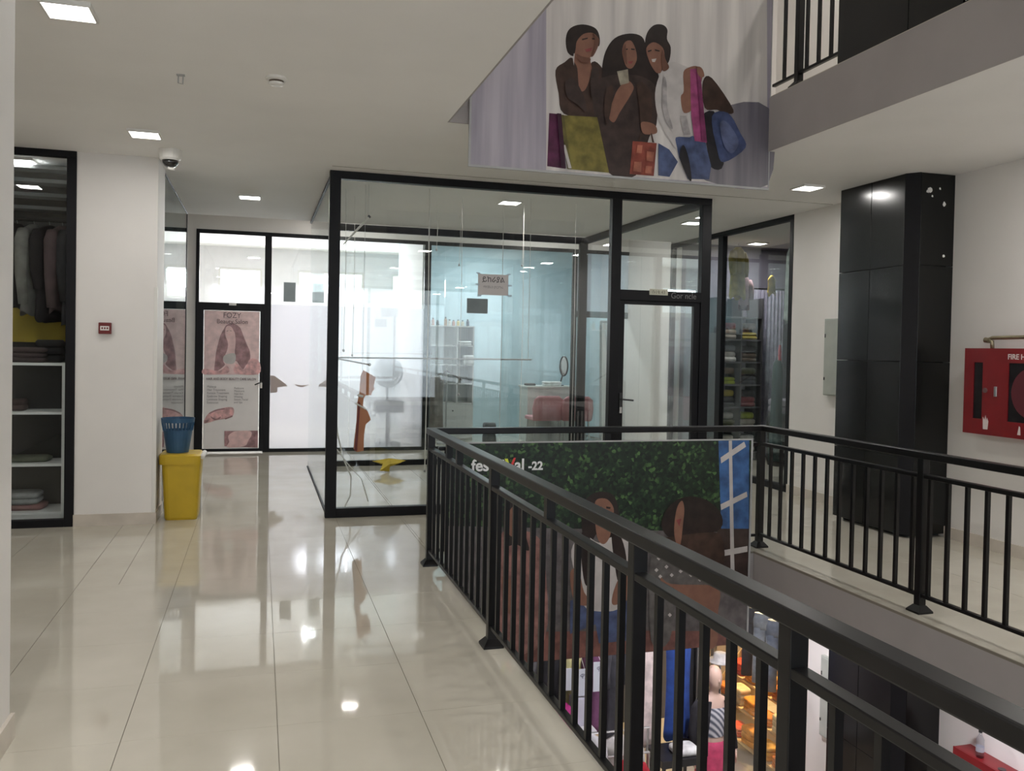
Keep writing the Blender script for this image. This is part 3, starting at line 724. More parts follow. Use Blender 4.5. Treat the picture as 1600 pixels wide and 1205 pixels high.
# ---------------------------------------------------------------- ceiling lamps
def lamp(x, y, z, label, w=LAMP_W, col=LAMP_COL, size=0.205, group='square ceiling panel lamps'):
    t = thing('ceiling_light', (x, y, z), label, 'ceiling light', group)
    f = MB()
    s, q = size / 2 + 0.012, size / 2
    f.box(x - s, x + s, y - s, y - q, z - 0.022, z); f.box(x - s, x + s, y + q, y + s, z - 0.022, z)
    f.box(x - s, x - q, y - q, y + q, z - 0.022, z); f.box(x + q, x + s, y - q, y + q, z - 0.022, z)
    f.make('frame', WPLAST, t)
    box('diffuser', (x - q, x + q, y - q, y + q, z - 0.016, z - 0.002), LIT, t)
    ld = bpy.data.lights.new('panel_glow', 'AREA')
    ld.shape = 'SQUARE'
    ld.size = size - 0.01
    ld.energy = w
    ld.color = col
    lo = bpy.data.objects.new('panel_glow', ld)
    COL.objects.link(lo)
    lo.location = (0, 0, -0.024)
    lo.parent = t
    return t
lamp(-0.90, 4.62, ZC, 'largest square ceiling light, in the top corner beside the near wall')
lamp(-0.86, 7.15, ZC, 'square ceiling light just in front of the dome camera', 4.5)
lamp(-0.12, 9.78, ZC, 'square ceiling light over the corridor to the salon door', 22)
lamp(4.97, 7.11, ZC, 'square ceiling light between the hanging banner and the black pillar')
lamp(2.58, 9.01, ZC, 'square ceiling light inside the vacant glass shop')
lamp(5.06, 9.54, ZC, 'square ceiling light seen through the pane over the glass shop door')
lamp(4.26, 12.10, 3.56, 'square ceiling light in the back corridor beyond the corner post of the glass shop', 16)
lamp(1.30, 12.20, 3.56, 'square ceiling light in the back corridor behind the glass shop post', 18)
lamp(-0.86, 1.9, ZC, 'added fill light, unseen, behind the viewer beside the near wall', 26)  # unseen panel added to brighten what faces the camera
lamp(0.30, -1.2, ZC, 'added fill light, unseen, over the walkway behind the viewer', 30)  # no lamp known here, added as fill from behind the viewer
lamp(-2.3, 6.2, ZC, 'added fill light in the recess hidden by the near wall')  # hidden panel added for more ambient light
lamp(5.0, 4.2, ZC, 'added fill light over the right walkway, out of view', 15)  # added fill, no lamp visible over this walkway
lamp(5.0, 1.2, ZC, 'added fill light over the far end of the right walkway, out of view', 22)  # second unseen fill added over the right walkway
lamp(-2.05, 8.62, ZC, 'added fill light inside the left clothes shop behind its window', 5)  # panel added to lift the dim coats
lamp(6.85, 10.95, ZC, 'square ceiling light inside the dark shop in the right wall', 14)
lamp(0.9, 15.4, 3.5, 'square ceiling light inside the salon beyond the clear panes', 30, (0.95, 0.97, 1.0))
lamp(3.9, 14.4, 3.5, 'square ceiling light in the teal room behind the glass shop', 34, (0.92, 0.97, 1.0))
lamp(5.0, 6.6, 6.8, 'square ceiling light on the storey above', 28)
lamp(4.9, 3.4, 6.8, 'square ceiling light further along the storey above', 28)
lamp(-0.5, 5.0, 6.8, 'square ceiling light above the far walkway upstairs', 28)
LOWC = (0.98, 0.94, 1.0)
lamp(3.0, 9.3, LC, 'square ceiling light over the hanging clothes on the storey below', 34, LOWC)
lamp(4.6, 7.4, LC, 'square ceiling light over the mannequin on the storey below', 34, LOWC)
lamp(5.0, 4.6, LC, 'square ceiling light beside the black pillar on the storey below', 28, LOWC)
lamp(7.0, 10.2, LC, 'warm square ceiling light over the orange garments on the storey below', 150, (1.0, 0.66, 0.30))

# ---------------------------------------------------------------- railings
def railing(name, axis, at, a0, a1, posts, spacers, label, zb=0.0, step=0.1435, first=None):
    base = (at, a0, zb) if axis == 'y' else (a0, at, zb)
    t = thing(name, base, label, 'railing')
    def bx(u0, u1, w0, w1, z0, z1):     # u across, w along
        return (at + u0, at + u1, w0, w1, zb + z0, zb + z1) if axis == 'y' else (w0, w1, at + u0, at + u1, zb + z0, zb + z1)
    lo, hi = min(a0, a1), max(a0, a1)
    box('handrail', bx(-0.034, 0.034, lo - 0.03, hi + 0.03, 0.955, 1.0), RAILM, t, bevel=0.006)
    box('middle_rail', bx(-0.022, 0.022, lo, hi, 0.835, 0.862), RAILM, t, bevel=0.004)
    box('bottom_rail', bx(-0.015, 0.015, lo, hi, 0.095, 0.117), RAILM, t, bevel=0.003)
    for p in posts:
        po = box('post', bx(-0.025, 0.025, p - 0.025, p + 0.025, 0.008, 0.955), RAILM, t, bevel=0.003)
        q = MB()
        c = Vector((at, p, zb)) if axis == 'y' else Vector((p, at, zb))
        q.add([c + Vector((sx * s, sy * s, z)) for z, s in ((0.0, 0.055), (0.012, 0.055), (0.045, 0.027)) for sx, sy in ((-1, -1), (1, -1), (1, 1), (-1, 1))],
              [(3, 2, 1, 0), (8, 9, 10, 11)] + [(r * 4 + k, r * 4 + (k + 1) % 4, (r + 1) * 4 + (k + 1) % 4, (r + 1) * 4 + k) for r in (0, 1) for k in range(4)])
        q.make('base_plate', RAILM, po)
    for p in spacers:
        box('spacer', bx(-0.02, 0.02, p - 0.02, p + 0.02, 0.862, 0.955), RAILM, t)
    m = MB().box(-0.011, 0.011, -0.011, 0.011, 0.117, 0.835)
    me = bpy.data.meshes.new('baluster')
    me.from_pydata(m.v, [], m.f)
    me.materials.append(RAILM)
    p = hi - step
    while p > lo + 0.05:
        if all(abs(p - q) > 0.045 for q in posts):
            link('baluster', me, t, loc=(0, p - a0, 0) if axis == 'y' else (p - a0, 0, 0))
        p -= step
    return t
railing('railing', 'y', 1.207, 6.166, -3.3, [6.166, 4.41, 2.60, 1.735, 0.0, -1.7, -3.3], [5.55, 5.25, 3.50], 'long black steel railing along the near walkway edge')
railing('railing', 'x', 6.166, 1.26, 3.90, [2.58], [], 'short black steel railing across the far end of the atrium')
railing('railing', 'y', 3.96, 6.20, -3.3, [6.20, 4.40, 2.6, 0.8, -1.2, -3.3], [], 'black steel railing on the far side of the atrium before the black pillar')
railing('railing', 'y', 3.90, 6.06, -3.3, [5.728, 4.0, 2.2, 0.4, -1.6, -3.3], [], 'black steel railing on the storey above at the top edge', zb=UF + 0.012)
up_p = thing('railing_boards', (3.88, 5.19, UF), 'black boards covering the railing on the storey above', 'panel')
for y0, y1 in ((4.51, 5.19), (4.07, 4.505)):
    box('board', (3.842, 3.862, y0, y1, UF - 0.005, UF + 1.05), PANELM, up_p, bevel=0.002)

# ---------------------------------------------------------------- printed banners
PM = {
 'curtain_light': drapery('print_pale_curtain', (0.56, 0.52, 0.50), (0.80, 0.75, 0.71)),
 'curtain_dark': drapery('print_blue_grey_curtain', (0.13, 0.12, 0.15), (0.26, 0.24, 0.26)),
 'curtain_violet': drapery('print_violet_curtain', (0.32, 0.29, 0.35), (0.52, 0.48, 0.53)),
}
for k, c in {'p_purple': (0.10, 0.018, 0.06), 'p_hair': (0.022, 0.013, 0.011), 'p_brown': (0.055, 0.03, 0.022), 'p_darkbrown': (0.048, 0.030, 0.026),
             'p_skin': (0.26, 0.125, 0.085), 'p_phone': (0.34, 0.30, 0.23), 'p_olive': (0.20, 0.165, 0.04), 'p_black': (0.02, 0.018, 0.022), 'p_jeans': (0.075, 0.10, 0.20),
             'p_white': (0.56, 0.52, 0.50), 'p_red': (0.26, 0.06, 0.04), 'p_blue': (0.05, 0.07, 0.16), 'p_pink': (0.36, 0.07, 0.19), 'p_lips': (0.26, 0.06, 0.06),
             'wallgrey': (0.13, 0.115, 0.115), 'tablebrown': (0.20, 0.085, 0.07), 'bluewin': (0.045, 0.12, 0.30), 'p_floral': (0.12, 0.11, 0.105), 'p_floral1': (0.30, 0.15, 0.13),
             'p_skin_d': (0.15, 0.068, 0.045), 'p_grey': (0.38, 0.35, 0.345), 'p_olive_d': (0.13, 0.11, 0.03), 'p_purple_d': (0.05, 0.01, 0.03), 'p_pink_d': (0.22, 0.04, 0.12), 'p_blue_d': (0.10, 0.12, 0.22), 'p_red_d': (0.40, 0.14, 0.09), 'p_rose': (0.82, 0.60, 0.59), 's_hair': (0.36, 0.20, 0.21), 's_skin': (0.80, 0.55, 0.54), 's_rose2': (0.72, 0.42, 0.42)}.items():
    PM[k] = mat('print_' + k, c, 0.35, vary=0.08 if k == 'p_white' else 0.12 if 'skin' in k or k == 'p_rose' else 0.32, scale=11)
PM['hedge'] = leafy('print_leafy_hedge')
NAMES = {'p_skin_d': 'printed_skin', 'p_olive_d': 'printed_bag', 'p_purple_d': 'printed_bag', 'p_pink_d': 'printed_bag', 'p_blue_d': 'printed_bag', 'p_red_d': 'printed_bag_pattern', 'p_hair': 'printed_hair', 'p_skin': 'printed_skin', 'p_white': 'printed_white_area', 'p_olive': 'printed_bag', 'p_red': 'printed_bag', 'p_purple': 'printed_bag',
         'p_pink': 'printed_bag', 'p_blue': 'printed_bag', 'p_black': 'printed_bag', 'p_phone': 'printed_phone', 'p_jeans': 'printed_jeans', 'p_lips': 'printed_lips',
         'bluewin': 'printed_window', 'tablebrown': 'printed_table', 'wallgrey': 'printed_wall', 'p_floral': 'printed_dress', 'p_floral1': 'printed_dress',
         'curtain_light': 'printed_curtain', 'curtain_dark': 'printed_curtain', 's_hair': 'printed_hair', 's_skin': 'printed_skin', 'p_rose': 'printed_ground', 's_rose2': 'printed_drape'}

def banner(name, x0, x1, y, z0, z1, ground, data, label, cat='banner'):
    t = thing(name, (x0, y, z0), label, cat)
    box('sheet', (x0, x1, y, y + 0.006, z0, z1), ground, t)
    for k, (key, pts) in enumerate(data):
        q = [(min(max(x0 + a, x0 + 0.002), x1 - 0.002), min(max(z0 + c, z0 + 0.002), z1 - 0.002)) for a, c in pts]
        flat_print(NAMES.get(key, 'printed_clothing'), q, y - 0.0006 * (k + 1) ** 0.85, PM[key], t,
                   round_=key not in ('curtain_light', 'bluewin', 'tablebrown', 'wallgrey', 'p_rose', 'p_phone', 'p_olive', 'p_red', 'p_pink', 'p_purple', 'p_jeans', 'p_purple_d', 'p_pink_d', 'p_olive_d') and len(pts) > 4)
    return t
ub = banner('banner', 1.42, 3.828, 5.995, 2.89, 4.56, PM['curtain_violet'], UPPER_PRINT, 'large hanging banner of three women with shopping bags under the ceiling opening')
fr = MB()
for bb in ((1.405, 1.42, 5.99, 6.01, 2.875, 4.56), (3.828, 3.834, 5.99, 6.01, 2.875, 4.56), (1.42, 3.828, 5.99, 6.01, 2.875, 2.89)):
    fr.box(*bb)
fr.make('frame', GREYF, ub)
lb = banner('banner', 1.31, 3.775, 6.055, -0.74, 0.895, PM['hedge'], LOWER_PRINT, 'printed banner of people before a leafy hedge hung below the far railing')
fr = MB()
fr.box(1.31, 3.79, 6.05, 6.066, 0.895, 0.905)
fr.box(3.775, 3.79, 6.05, 6.066, -0.74, 0.895)
fr.make('frame', GREYF, lb)
LW = mat('print_white_letters', (0.85, 0.85, 0.85), 0.4)
ly = 6.025
lettering('fes', (1.475, ly, 0.70), 0.118, LW, lb, bold=0.003)
lettering('ti', (1.66, ly, 0.70), 0.118, LW, lb, bold=0.003)
for (x0, z0, x1, z1, c) in ((1.735, 0.785, 1.765, 0.70, (0.65, 0.70, 0.05)), (1.765, 0.70, 1.80, 0.79, (0.70, 0.05, 0.05))):
    m = MB().prism([(x0 - 0.012, z0), (x0 + 0.012, z0), (x1 + 0.008, z1), (x1 - 0.008, z1)], 'y', ly - 0.0005, ly + 0.0005)
    m.make('printed_letter_stroke', mat('stroke_%d' % int(c[0] * 100), c, 0.4), lb)
lettering('al', (1.80, ly, 0.70), 0.118, LW, lb, bold=0.003)
lettering('-22', (1.905, ly, 0.70), 0.085, LW, lb, bold=0.003)

# ---------------------------------------------------------------- salon door poster
sp = banner('poster', -0.765, -0.003, YB - 0.036, 0.062, 2.055, mat('poster_paper', (0.86, 0.82, 0.81), 0.5, vary=0.02), [(k, [(a - 0.005, c - 0.032) for a, c in p]) for k, p in POSTER_PRINT],
            'pink beauty salon poster covering the door at the end of the corridor', 'poster')
PT = mat('poster_text', (0.16, 0.10, 0.11), 0.6)
PG = mat('poster_grey_text', (0.30, 0.27, 0.28), 0.6)
py = YB - 0.046
lettering('FOZY', (-0.385, py, 1.955), 0.108, PT, sp, align='CENTER', squeeze=0.9)
lettering('Beauty Salon', (-0.38, py, 1.872), 0.088, PT, sp, align='CENTER', squeeze=0.95)
lettering('HAIR AND BODY BEAUTY CARE SALON', (-0.385, py, 1.055), 0.048, PT, sp, align='CENTER', squeeze=0.8, bold=0.0008)
for k, s in enumerate(('Makeup', 'Hair Treatment', 'Keratin Treatment', 'Eyebrow Shaping', 'Laminate Shaping', 'Extension')):
    lettering(s, (-0.715, py, 0.945 - 0.046 * k), 0.044, PG, sp, squeeze=0.9)
for k, s in enumerate(('Pedicure', 'Manicure', 'Nail Art', 'Waxing', 'Steam, Facial', 'and Spa')):
    lettering(s, (-0.345, py, 0.925 - 0.041 * k), 0.042, PG, sp, squeeze=0.9)

# ---------------------------------------------------------------- small fixtures
def disc_sections(c, secs, n=20):
    m = MB()
    m.rings([[(c[0] + r * math.cos(2 * PI * k / n), c[1] + r * math.sin(2 * PI * k / n), c[2] + z) for k in range(n)] for z, r in secs])
    return m
t = thing('dome_camera', (-0.73, 7.70, ZC), 'white dome security camera on the ceiling at the pier corner', 'security camera')
disc_sections((-0.73, 7.70, ZC), [(0, 0.088), (-0.02, 0.088), (-0.075, 0.084), (-0.09, 0.072)]).make('housing', WPLAST, t, smooth=False)
disc_sections((-0.73, 7.70, ZC - 0.088), [(0, 0.066), (-0.025, 0.062), (-0.048, 0.046), (-0.062, 0.022), (-0.065, 0.004)]).make('dome', mat('smoked_dome', (0.012, 0.012, 0.012), 0.08, coat=0.6), t, smooth=True)
c = MB()
c.tube([(-0.715 + 0.069 * math.cos(a), 7.70 - 0.02, ZC - 0.09 + 0.07 * math.sin(a)) for a in [PI * 1.35 + i * 0.12 for i in range(7)]], 0.012)
c.make('trim_ring', WPLAST, t, smooth=True)
t = thing('smoke_detector', (0.076, 5.39, ZC), 'white smoke detector with a dark ring on the ceiling', 'smoke detector')
disc_sections((0.076, 5.39, ZC), [(0, 0.062), (-0.014, 0.062), (-0.02, 0.05)]).make('base', WPLAST, t)
disc_sections((0.076, 5.39, ZC - 0.02), [(0, 0.043), (-0.012, 0.043)]).make('vent_ring', mat('dark_vent', (0.10, 0.07, 0.05), 0.6), t)
disc_sections((0.076, 5.39, ZC - 0.032), [(0, 0.047), (-0.012, 0.042), (-0.018, 0.02)]).make('cap', WPLAST, t)
t = thing('ceiling_bracket', (-0.47, 5.53, ZC), 'small grey wire bracket on the ceiling near the smoke detector', 'bracket')
m = MB()
m.tube([(-0.485, 5.53, ZC), (-0.485, 5.53, ZC - 0.05), (-0.46, 5.53, ZC - 0.055), (-0.458, 5.53, ZC - 0.005)], 0.004)
m.make('wire', GREYF, t)
box('foot', (-0.495, -0.448, 5.515, 5.545, ZC - 0.006, ZC), GREYF, t)

t = thing('fire_call_point', (-1.267, 8.07, 1.64), 'small red fire alarm call point on the white pier', 'alarm')
box('back_box', (-1.317, -1.217, 8.03, 8.07, 1.645, 1.742), mat('dark_red', (0.16, 0.02, 0.02), 0.4), t, bevel=0.006)
box('label_plate', (-1.302, -1.232, 8.026, 8.031, 1.675, 1.712), WPLAST, t, bevel=0.001)
for k in range(3):
    box('marking', (-1.292 + 0.02 * k, -1.28 + 0.02 * k, 8.0245, 8.0262, 1.686, 1.702), mat('dark_red', (0.16, 0.02, 0.02)), t)

# ---------------------------------------------------------------- yellow bin and blue basket
YEL = mat('yellow_plastic', (0.56, 0.38, 0.02), 0.38, vary=0.05)
t = thing('waste_bin', (-0.66, 8.35, 0), 'tall yellow plastic waste bin with a closed lid beside the pier', 'bin')
MB().loft([(0.0, -0.655, 8.34, 0.135, 0.15), (0.02, -0.655, 8.34, 0.142, 0.158), (0.52, -0.655, 8.34, 0.168, 0.185)], 24, sq=7).make('body', YEL, t, bevel=0)
MB().loft([(0.50, -0.665, 8.34, 0.178, 0.195), (0.575, -0.665, 8.34, 0.182, 0.20), (0.59, -0.665, 8.34, 0.165, 0.18)], 24, sq=7).make('lid', YEL, t)
m = MB()
m.tube([(-0.478, 8.18, 0.565), (-0.478, 8.50, 0.565)], 0.022, 12)
m.make('hinge_roller', WPLAST, t, smooth=True)
BLUE = mat('blue_plastic', (0.03, 0.095, 0.19), 0.4, vary=0.06)
bc = (-0.70, 8.34)
t = thing('waste_basket', (bc[0], bc[1], 0.59), 'blue slatted plastic basket standing on the yellow bin', 'basket')
m = disc_sections((bc[0], bc[1], 0.592), [(0, 0.095), (0.205, 0.126), (0.205, 0.121), (0.008, 0.09)], 28)
m.make('tub', BLUE, t, smooth=False)
m = disc_sections((bc[0], bc[1], 0.592), [(0.272, 0.135), (0.31, 0.139), (0.31, 0.145), (0.272, 0.142)], 28)
m.f = m.f[:-2]; m.m = m.m[:-2]
n = 28
m.add(m.v[:n] + m.v[3 * n:], [(k, (k + 1) % n, n + (k + 1) % n, n + k) for k in range(n)])
m.make('rim', BLUE, t)
for k in range(26):
    a = 2 * PI * k / 26
    p0 = (bc[0] + 0.123 * math.cos(a), bc[1] + 0.123 * math.sin(a), 0.79)
    p1 = (bc[0] + 0.137 * math.cos(a), bc[1] + 0.137 * math.sin(a), 0.87)
    MB().tube([p0, p1], 0.0065, 6).make('slat', BLUE, t)

# ---------------------------------------------------------------- fire hose cabinets
def hose_cabinet(z0, z1, label, detail=True, y1=5.84, y0=4.86, x=5.64):
    t = thing('fire_hose_cabinet', (XR, (y0 + y1) / 2, z0), label, 'fire cabinet')
    box('case', (x + 0.012, XR, y0, y1, z0, z1), RED, t, bevel=0.006)
    dk = mat('dark_window', (0.012, 0.010, 0.012), 0.15)
    # front plate with openings built from strips
    wz0, wz1 = z0 + 0.125, z1 - 0.115
    sl = (5.65, 5.745)
    wi = (4.98, 5.40)
    f = MB()
    f.box(x, x + 0.012, y0, y1, wz1, z1); f.box(x, x + 0.012, y0, y1, z0, wz0)
    f.box(x, x + 0.012, sl[1], y1, wz0, wz1); f.box(x, x + 0.012, wi[1], sl[0], wz0, wz1); f.box(x, x + 0.012, y0, wi[0], wz0, wz1)
    f.make('door', RED, t)
    box('slot', (x + 0.008, x + 0.013, sl[0], sl[1], wz0, wz1), dk, t)
    box('window', (x + 0.007, x + 0.013, wi[0], wi[1], wz0, wz1), dk, t)
    m = MB()
    cy, cz, n = 5.17, (wz0 + wz1) / 2, 32
    for r0, r1, q in ((0.0, 0.19, 0.0), (0.15, 0.2, 0.002)):
        m.prism([(cy + r1 * math.cos(2 * PI * k / n), cz + r1 * math.sin(2 * PI * k / n)) for k in range(n)], 'x', x + 0.004 - q, x + 0.0075 - q)
    m.make('hose_reel', mat('dark_red_reel', (0.10, 0.012, 0.02), 0.35), t)
    box('handle', (x - 0.012, x, 5.50, 5.525, z0 + 0.315, z0 + 0.395), STEEL, t, bevel=0.003)
    m = MB()
    m.tube([(x, 5.615, z0 + 0.36), (x - 0.012, 5.615, z0 + 0.36)], 0.02, 14)
    m.make('lock', mat('dull_metal', (0.2, 0.12, 0.12), 0.4, metal=0.5), t)
    wt = mat('white_marking', (0.70, 0.62, 0.60), 0.5)
    MB().prism([(5.63, z0 + 0.045), (5.585, z0 + 0.045), (5.578, z0 + 0.11), (5.592, z0 + 0.14), (5.600, z0 + 0.115), (5.607, z0 + 0.16), (5.618, z0 + 0.12), (5.635, z0 + 0.145)], 'x', x - 0.001, x).make('flame_mark', wt, t)
    lettering('FIRE HOSE REEL', (x - 0.0008, 5.41, z1 - 0.085), 0.058, wt, t, rot=(PI / 2, 0, -PI / 2), bold=0.001)
    MB().prism([(5.30, z0 + 0.03), (5.27, z0 + 0.03), (5.275, z0 + 0.09), (5.285, z0 + 0.10)], 'x', x - 0.001, x).make('extinguisher_mark', wt, t)
    return t
hose_cabinet(0.965, 1.665, 'red fire hose cabinet on the wall right of the black pillar')
hose_cabinet(-2.38, -1.68, 'red fire hose cabinet on the storey below with a bottle on top')
t = thing('fire_pipe', (5.74, 5.4, 1.665), 'dull brass water pipe running above the red fire hose cabinet', 'pipe')
m = MB()
m.tube([(5.74, 5.66, 1.665), (5.74, 5.665, 1.72), (5.74, 5.70, 1.745), (5.74, 5.66, 1.752), (5.74, 4.6, 1.765)], 0.016, 10)
m.make('pipe_run', RUSTY, t, smooth=True)
m = MB()
m.tube([(5.74, 5.69, 1.73), (5.74, 5.735, 1.735)], 0.022, 10)
m.make('elbow_cap', RUSTY, t)
t = thing('water_bottle', (5.70, 5.62, -1.68), 'clear plastic water bottle standing on the lower red fire cabinet', 'bottle')
disc_sections((5.70, 5.62, -1.68), [(0, 0.028), (0.005, 0.032), (0.10, 0.032), (0.12, 0.03), (0.15, 0.031), (0.19, 0.012), (0.205, 0.012)]).make('body', glass('bottle_plastic', (0.85, 0.87, 0.90), 1.4), t, smooth=True)
disc_sections((5.70, 5.62, -1.475), [(0, 0.015), (0.022, 0.015)]).make('cap', DARKP, t)
disc_sections((5.70, 5.62, -1.63), [(0, 0.0325), (0.04, 0.0325)]).make('label_band', mat('grey_label', (0.35, 0.35, 0.4), 0.5), t)
t = MB().prism([(5.70 + 0.03 * math.cos(2 * PI * k / 16), 5.40 + 0.03 * math.sin(2 * PI * k / 16)) for k in range(16)], 'z', -1.68, -1.674).make('plastic_disc', DARKP)
tag(t, 'small round black cap lying on the lower red fire cabinet', 'cap')

EP = mat('panel_grey_green', (0.42, 0.44, 0.40), 0.5)
def electric(z0, z1, y0, y1, label):
    t = thing('electrical_panel', (XR, (y0 + y1) / 2, z0), label, 'electrical panel')
    box('case', (XR - 0.05, XR, y0, y1, z0, z1), EP, t, bevel=0.004)
    box('door', (XR - 0.058, XR - 0.05, y0 + 0.012, y1 - 0.012, z0 + 0.012, z1 - 0.012), EP, t, bevel=0.002)
    box('latch', (XR - 0.064, XR - 0.058, y1 - 0.035, y1 - 0.02, z0 + 0.16, z0 + 0.19), DARKP, t)
    box('hinge', (XR - 0.064, XR - 0.058, y1 - 0.035, y1 - 0.025, z1 - 0.2, z1 - 0.16), DARKP, t)
electric(1.16, 1.97, 7.40, 7.89, 'grey metal electrical panel half hidden behind the black pillar')
electric(-2.45, -1.60, 7.35, 7.80, 'grey metal electrical panel behind the pillar on the storey below')

# ---------------------------------------------------------------- garments
def fabric(name, c):
    return mat('fabric_' + name, c, 0.85, vary=0.22, scale=9, bump=0.05, bscale=10)
def garment(name, loc, w, h, d, m, label, rot=0.0, sleeves=0.55, group=None, cat='garment', hem=0.04, seed=0, flare=1.0, hanger=True):
    """A garment on a hanger; loc is the hook point. Built in local axes and turned by rot."""
    R = random.Random(seed)
    t = thing(name, loc, label, cat, group)
    t.rotation_euler.z = rot
    L = Vector(loc)
    b = MB()
    n, rows = 28, 14
    ph = [R.uniform(0, 6.28) for _ in range(3)]
    rg = []
    z_sh = -0.09
    for i in range(rows + 1):
        s = i / rows
        if i == 0:
            z, rx, ry = z_sh + 0.045, w * 0.13, d * 0.25
        elif i == 1:
            z, rx, ry = z_sh + 0.02, w * 0.26, d * 0.32
        elif i == 2:
            z, rx, ry = z_sh - 0.02, w * 0.45, d * 0.42
        else:
            q = (i - 2) / (rows - 2)
            z = z_sh - 0.02 - q * (h - 0.1)
            rx = w * (0.47 - 0.06 * math.sin(q * PI) + 0.05 * (flare - 1) * q * 4)
            ry = d * (0.45 + 0.1 * q)
        row = []
        for k in range(n):
            a = 2 * PI * k / n
            f = 1 + s * 0.14 * math.sin(4 * a + ph[0] + z) + s * 0.08 * math.sin(7 * a + ph[1])
            zz = z + (hem * math.sin(3 * a + ph[2]) if i == rows else 0)
            row.append(L + Vector((rx * math.cos(a) * (0.9 + 0.1 * f), ry * math.sin(a) * f, zz)))
        rg.append(row)
    b.rings(rg)
    b.make('body', m, t, smooth=True)
    if sleeves:
        for sx in (-1, 1):
            p = [Vector((sx * w * 0.40, 0, z_sh - 0.03)), Vector((sx * w * 0.50, -0.01, z_sh - 0.12)), Vector((sx * w * 0.55, -0.02, z_sh - 0.12 - sleeves * h * 0.5)), Vector((sx * w * (0.52 + R.uniform(-.05, .05)), -0.03, z_sh - 0.1 - sleeves * h))]
            MB().tube([L + q for q in p], [0.05, 0.062, 0.052, 0.042], 12).make('sleeve', m, t, smooth=True)
    if hanger:
        k = MB()
        k.tube([L + Vector(p) for p in ((0.012, 0, -0.01), (0.006, 0, 0.006), (-0.012, 0, 0.0), (0, 0, -0.03), (0, 0, -0.06))], 0.003, 6)
        k.tube([L + Vector(p) for p in ((-w * 0.42, 0, -0.115), (0, 0, -0.055), (w * 0.42, 0, -0.115))], 0.006, 6)
        k.make('hanger', STEEL, t)
    return t

def folded(name, loc, w, d, h, m, label, rot=0.0, group=None, cat='garment', layers=3, seed=0):
    R = random.Random(seed)
    t = thing(name, loc, label, cat, group)
    t.rotation_euler.z = rot
    L = Vector(loc)
    for i in range(layers):
        z0 = h * i / layers
        b = MB()
        hh = h / layers
        s = 1 - R.uniform(0, 0.08)
        rings = []
        for (zz, k) in ((0.0, 0.9), (0.25, 1.0), (0.75, 1.0), (1.0, 0.86)):
            row = []
            for q in range(20):
                a = 2 * PI * q / 20
                c, sn = math.cos(a), math.sin(a)
                row.append(L + Vector((w / 2 * s * k * math.copysign(abs(c) ** 0.35, c), d / 2 * s * k * math.copysign(abs(sn) ** 0.35, sn), z0 + zz * hh + R.uniform(-.1, .1) * hh * (0 < zz < 1))))
            rings.append(row)
        b.rings(rings)
        b.make('fold', m, t, smooth=True)
    return t

# ---- clothes shop behind the left window
t = thing('clothes_rail', (-2.4, 9.0, 2.70), 'dark clothes rail holding jackets behind the left shop window', 'clothes rail')
MB().tube([(-3.1, 9.0, 2.70), (-1.12, 9.0, 2.70)], 0.016, 10).make('bar', DARKP, t)
box('back_board', (-3.1, -1.12, 9.42, 9.46, 2.66, 2.78), DARKP, t)
box('pale_wall_strip', (-3.1, -1.12, 9.44, 9.455, 2.42, 2.655), WSHELF, t)  # unlit pale board for the bright wall behind the coat tops
for x in (-2.9, -1.3):
    box('bracket', (x - 0.012, x + 0.012, 9.0, 9.44, 2.69, 2.72), DARKP, t)
box('back_panel', (-3.1, -1.12, 9.46, 9.50, 0.0, 2.66), DARKROOM, t)
for k, z in enumerate((2.84, 2.93, 3.02, 3.10)):
    o = box('ceiling_slat', (-3.1, -1.12, 9.3 - 0.25 * k, 9.5 - 0.25 * k, z, z + 0.035), mat('grey_slat', (0.30, 0.32, 0.33), 0.6))
    tag(o, 'grey ceiling slat above the jackets in the left shop', 'slat', 'slats over the jackets')
gar = [(-2.17, 'black jacket at the near end of the rail in the left shop', (0.02, 0.018, 0.02), 0.30, 0.80),
       (-2.03, 'grey wool coat with a long sleeve on the rail in the left shop', (0.30, 0.30, 0.28), 0.7, 0.86),
       (-1.90, 'black coat hanging right beside the grey wool coat', (0.022, 0.018, 0.022), 0.5, 0.92),
       (-1.79, 'mauve brown coat in the middle of the rail in the left shop', (0.17, 0.12, 0.125), 0.75, 0.84),
       (-1.68, 'charcoal coat at the window post end of the rail', (0.06, 0.06, 0.066), 0.6, 0.95)]
for k, (x, lab, c, sl, hh) in enumerate(gar):
    garment('coat', (x, 9.0, 2.70), 0.42, hh, 0.11, fabric('coat_%d' % k, c), lab, rot=1.2 + 0.05 * (k % 2), sleeves=sl, group='coats on the rail', seed=k, hem=0.03)
o = box('yellow_panel', (-2.42, -1.60, 9.36, 9.38, 1.56, 1.92), mat('bright_yellow', (0.62, 0.45, 0.02), 0.5, vary=0.05))
tag(o, 'bright yellow board below the hanging coats in the left shop', 'board')
t = thing('shelf_unit', (-2.2, 8.4, 0.0), 'white framed shelf unit with black compartments behind the left shop window', 'shelf')
for z in (0.085, 0.50, 0.945, 1.365):
    box('shelf', (-2.85, -1.60, 8.20, 8.62, z, z + 0.022), WSHELF, t)
box('side', (-1.625, -1.60, 8.195, 8.62, 0.01, 1.39), WSHELF, t)
box('side', (-2.85, -2.825, 8.195, 8.62, 0.01, 1.39), WSHELF, t)
box('plinth', (-2.82, -1.63, 8.21, 8.25, 0.0, 0.085), WSHELF, t)
box('back', (-2.83, -1.62, 8.60, 8.62, 0.09, 1.365), DARKP, t)
folded('folded_garment', (-2.0, 8.42, 1.387), 0.45, 0.32, 0.13, fabric('mauve_dark', (0.05, 0.032, 0.034)), 'dark mauve folded garment on top of the left shop shelf', seed=1)
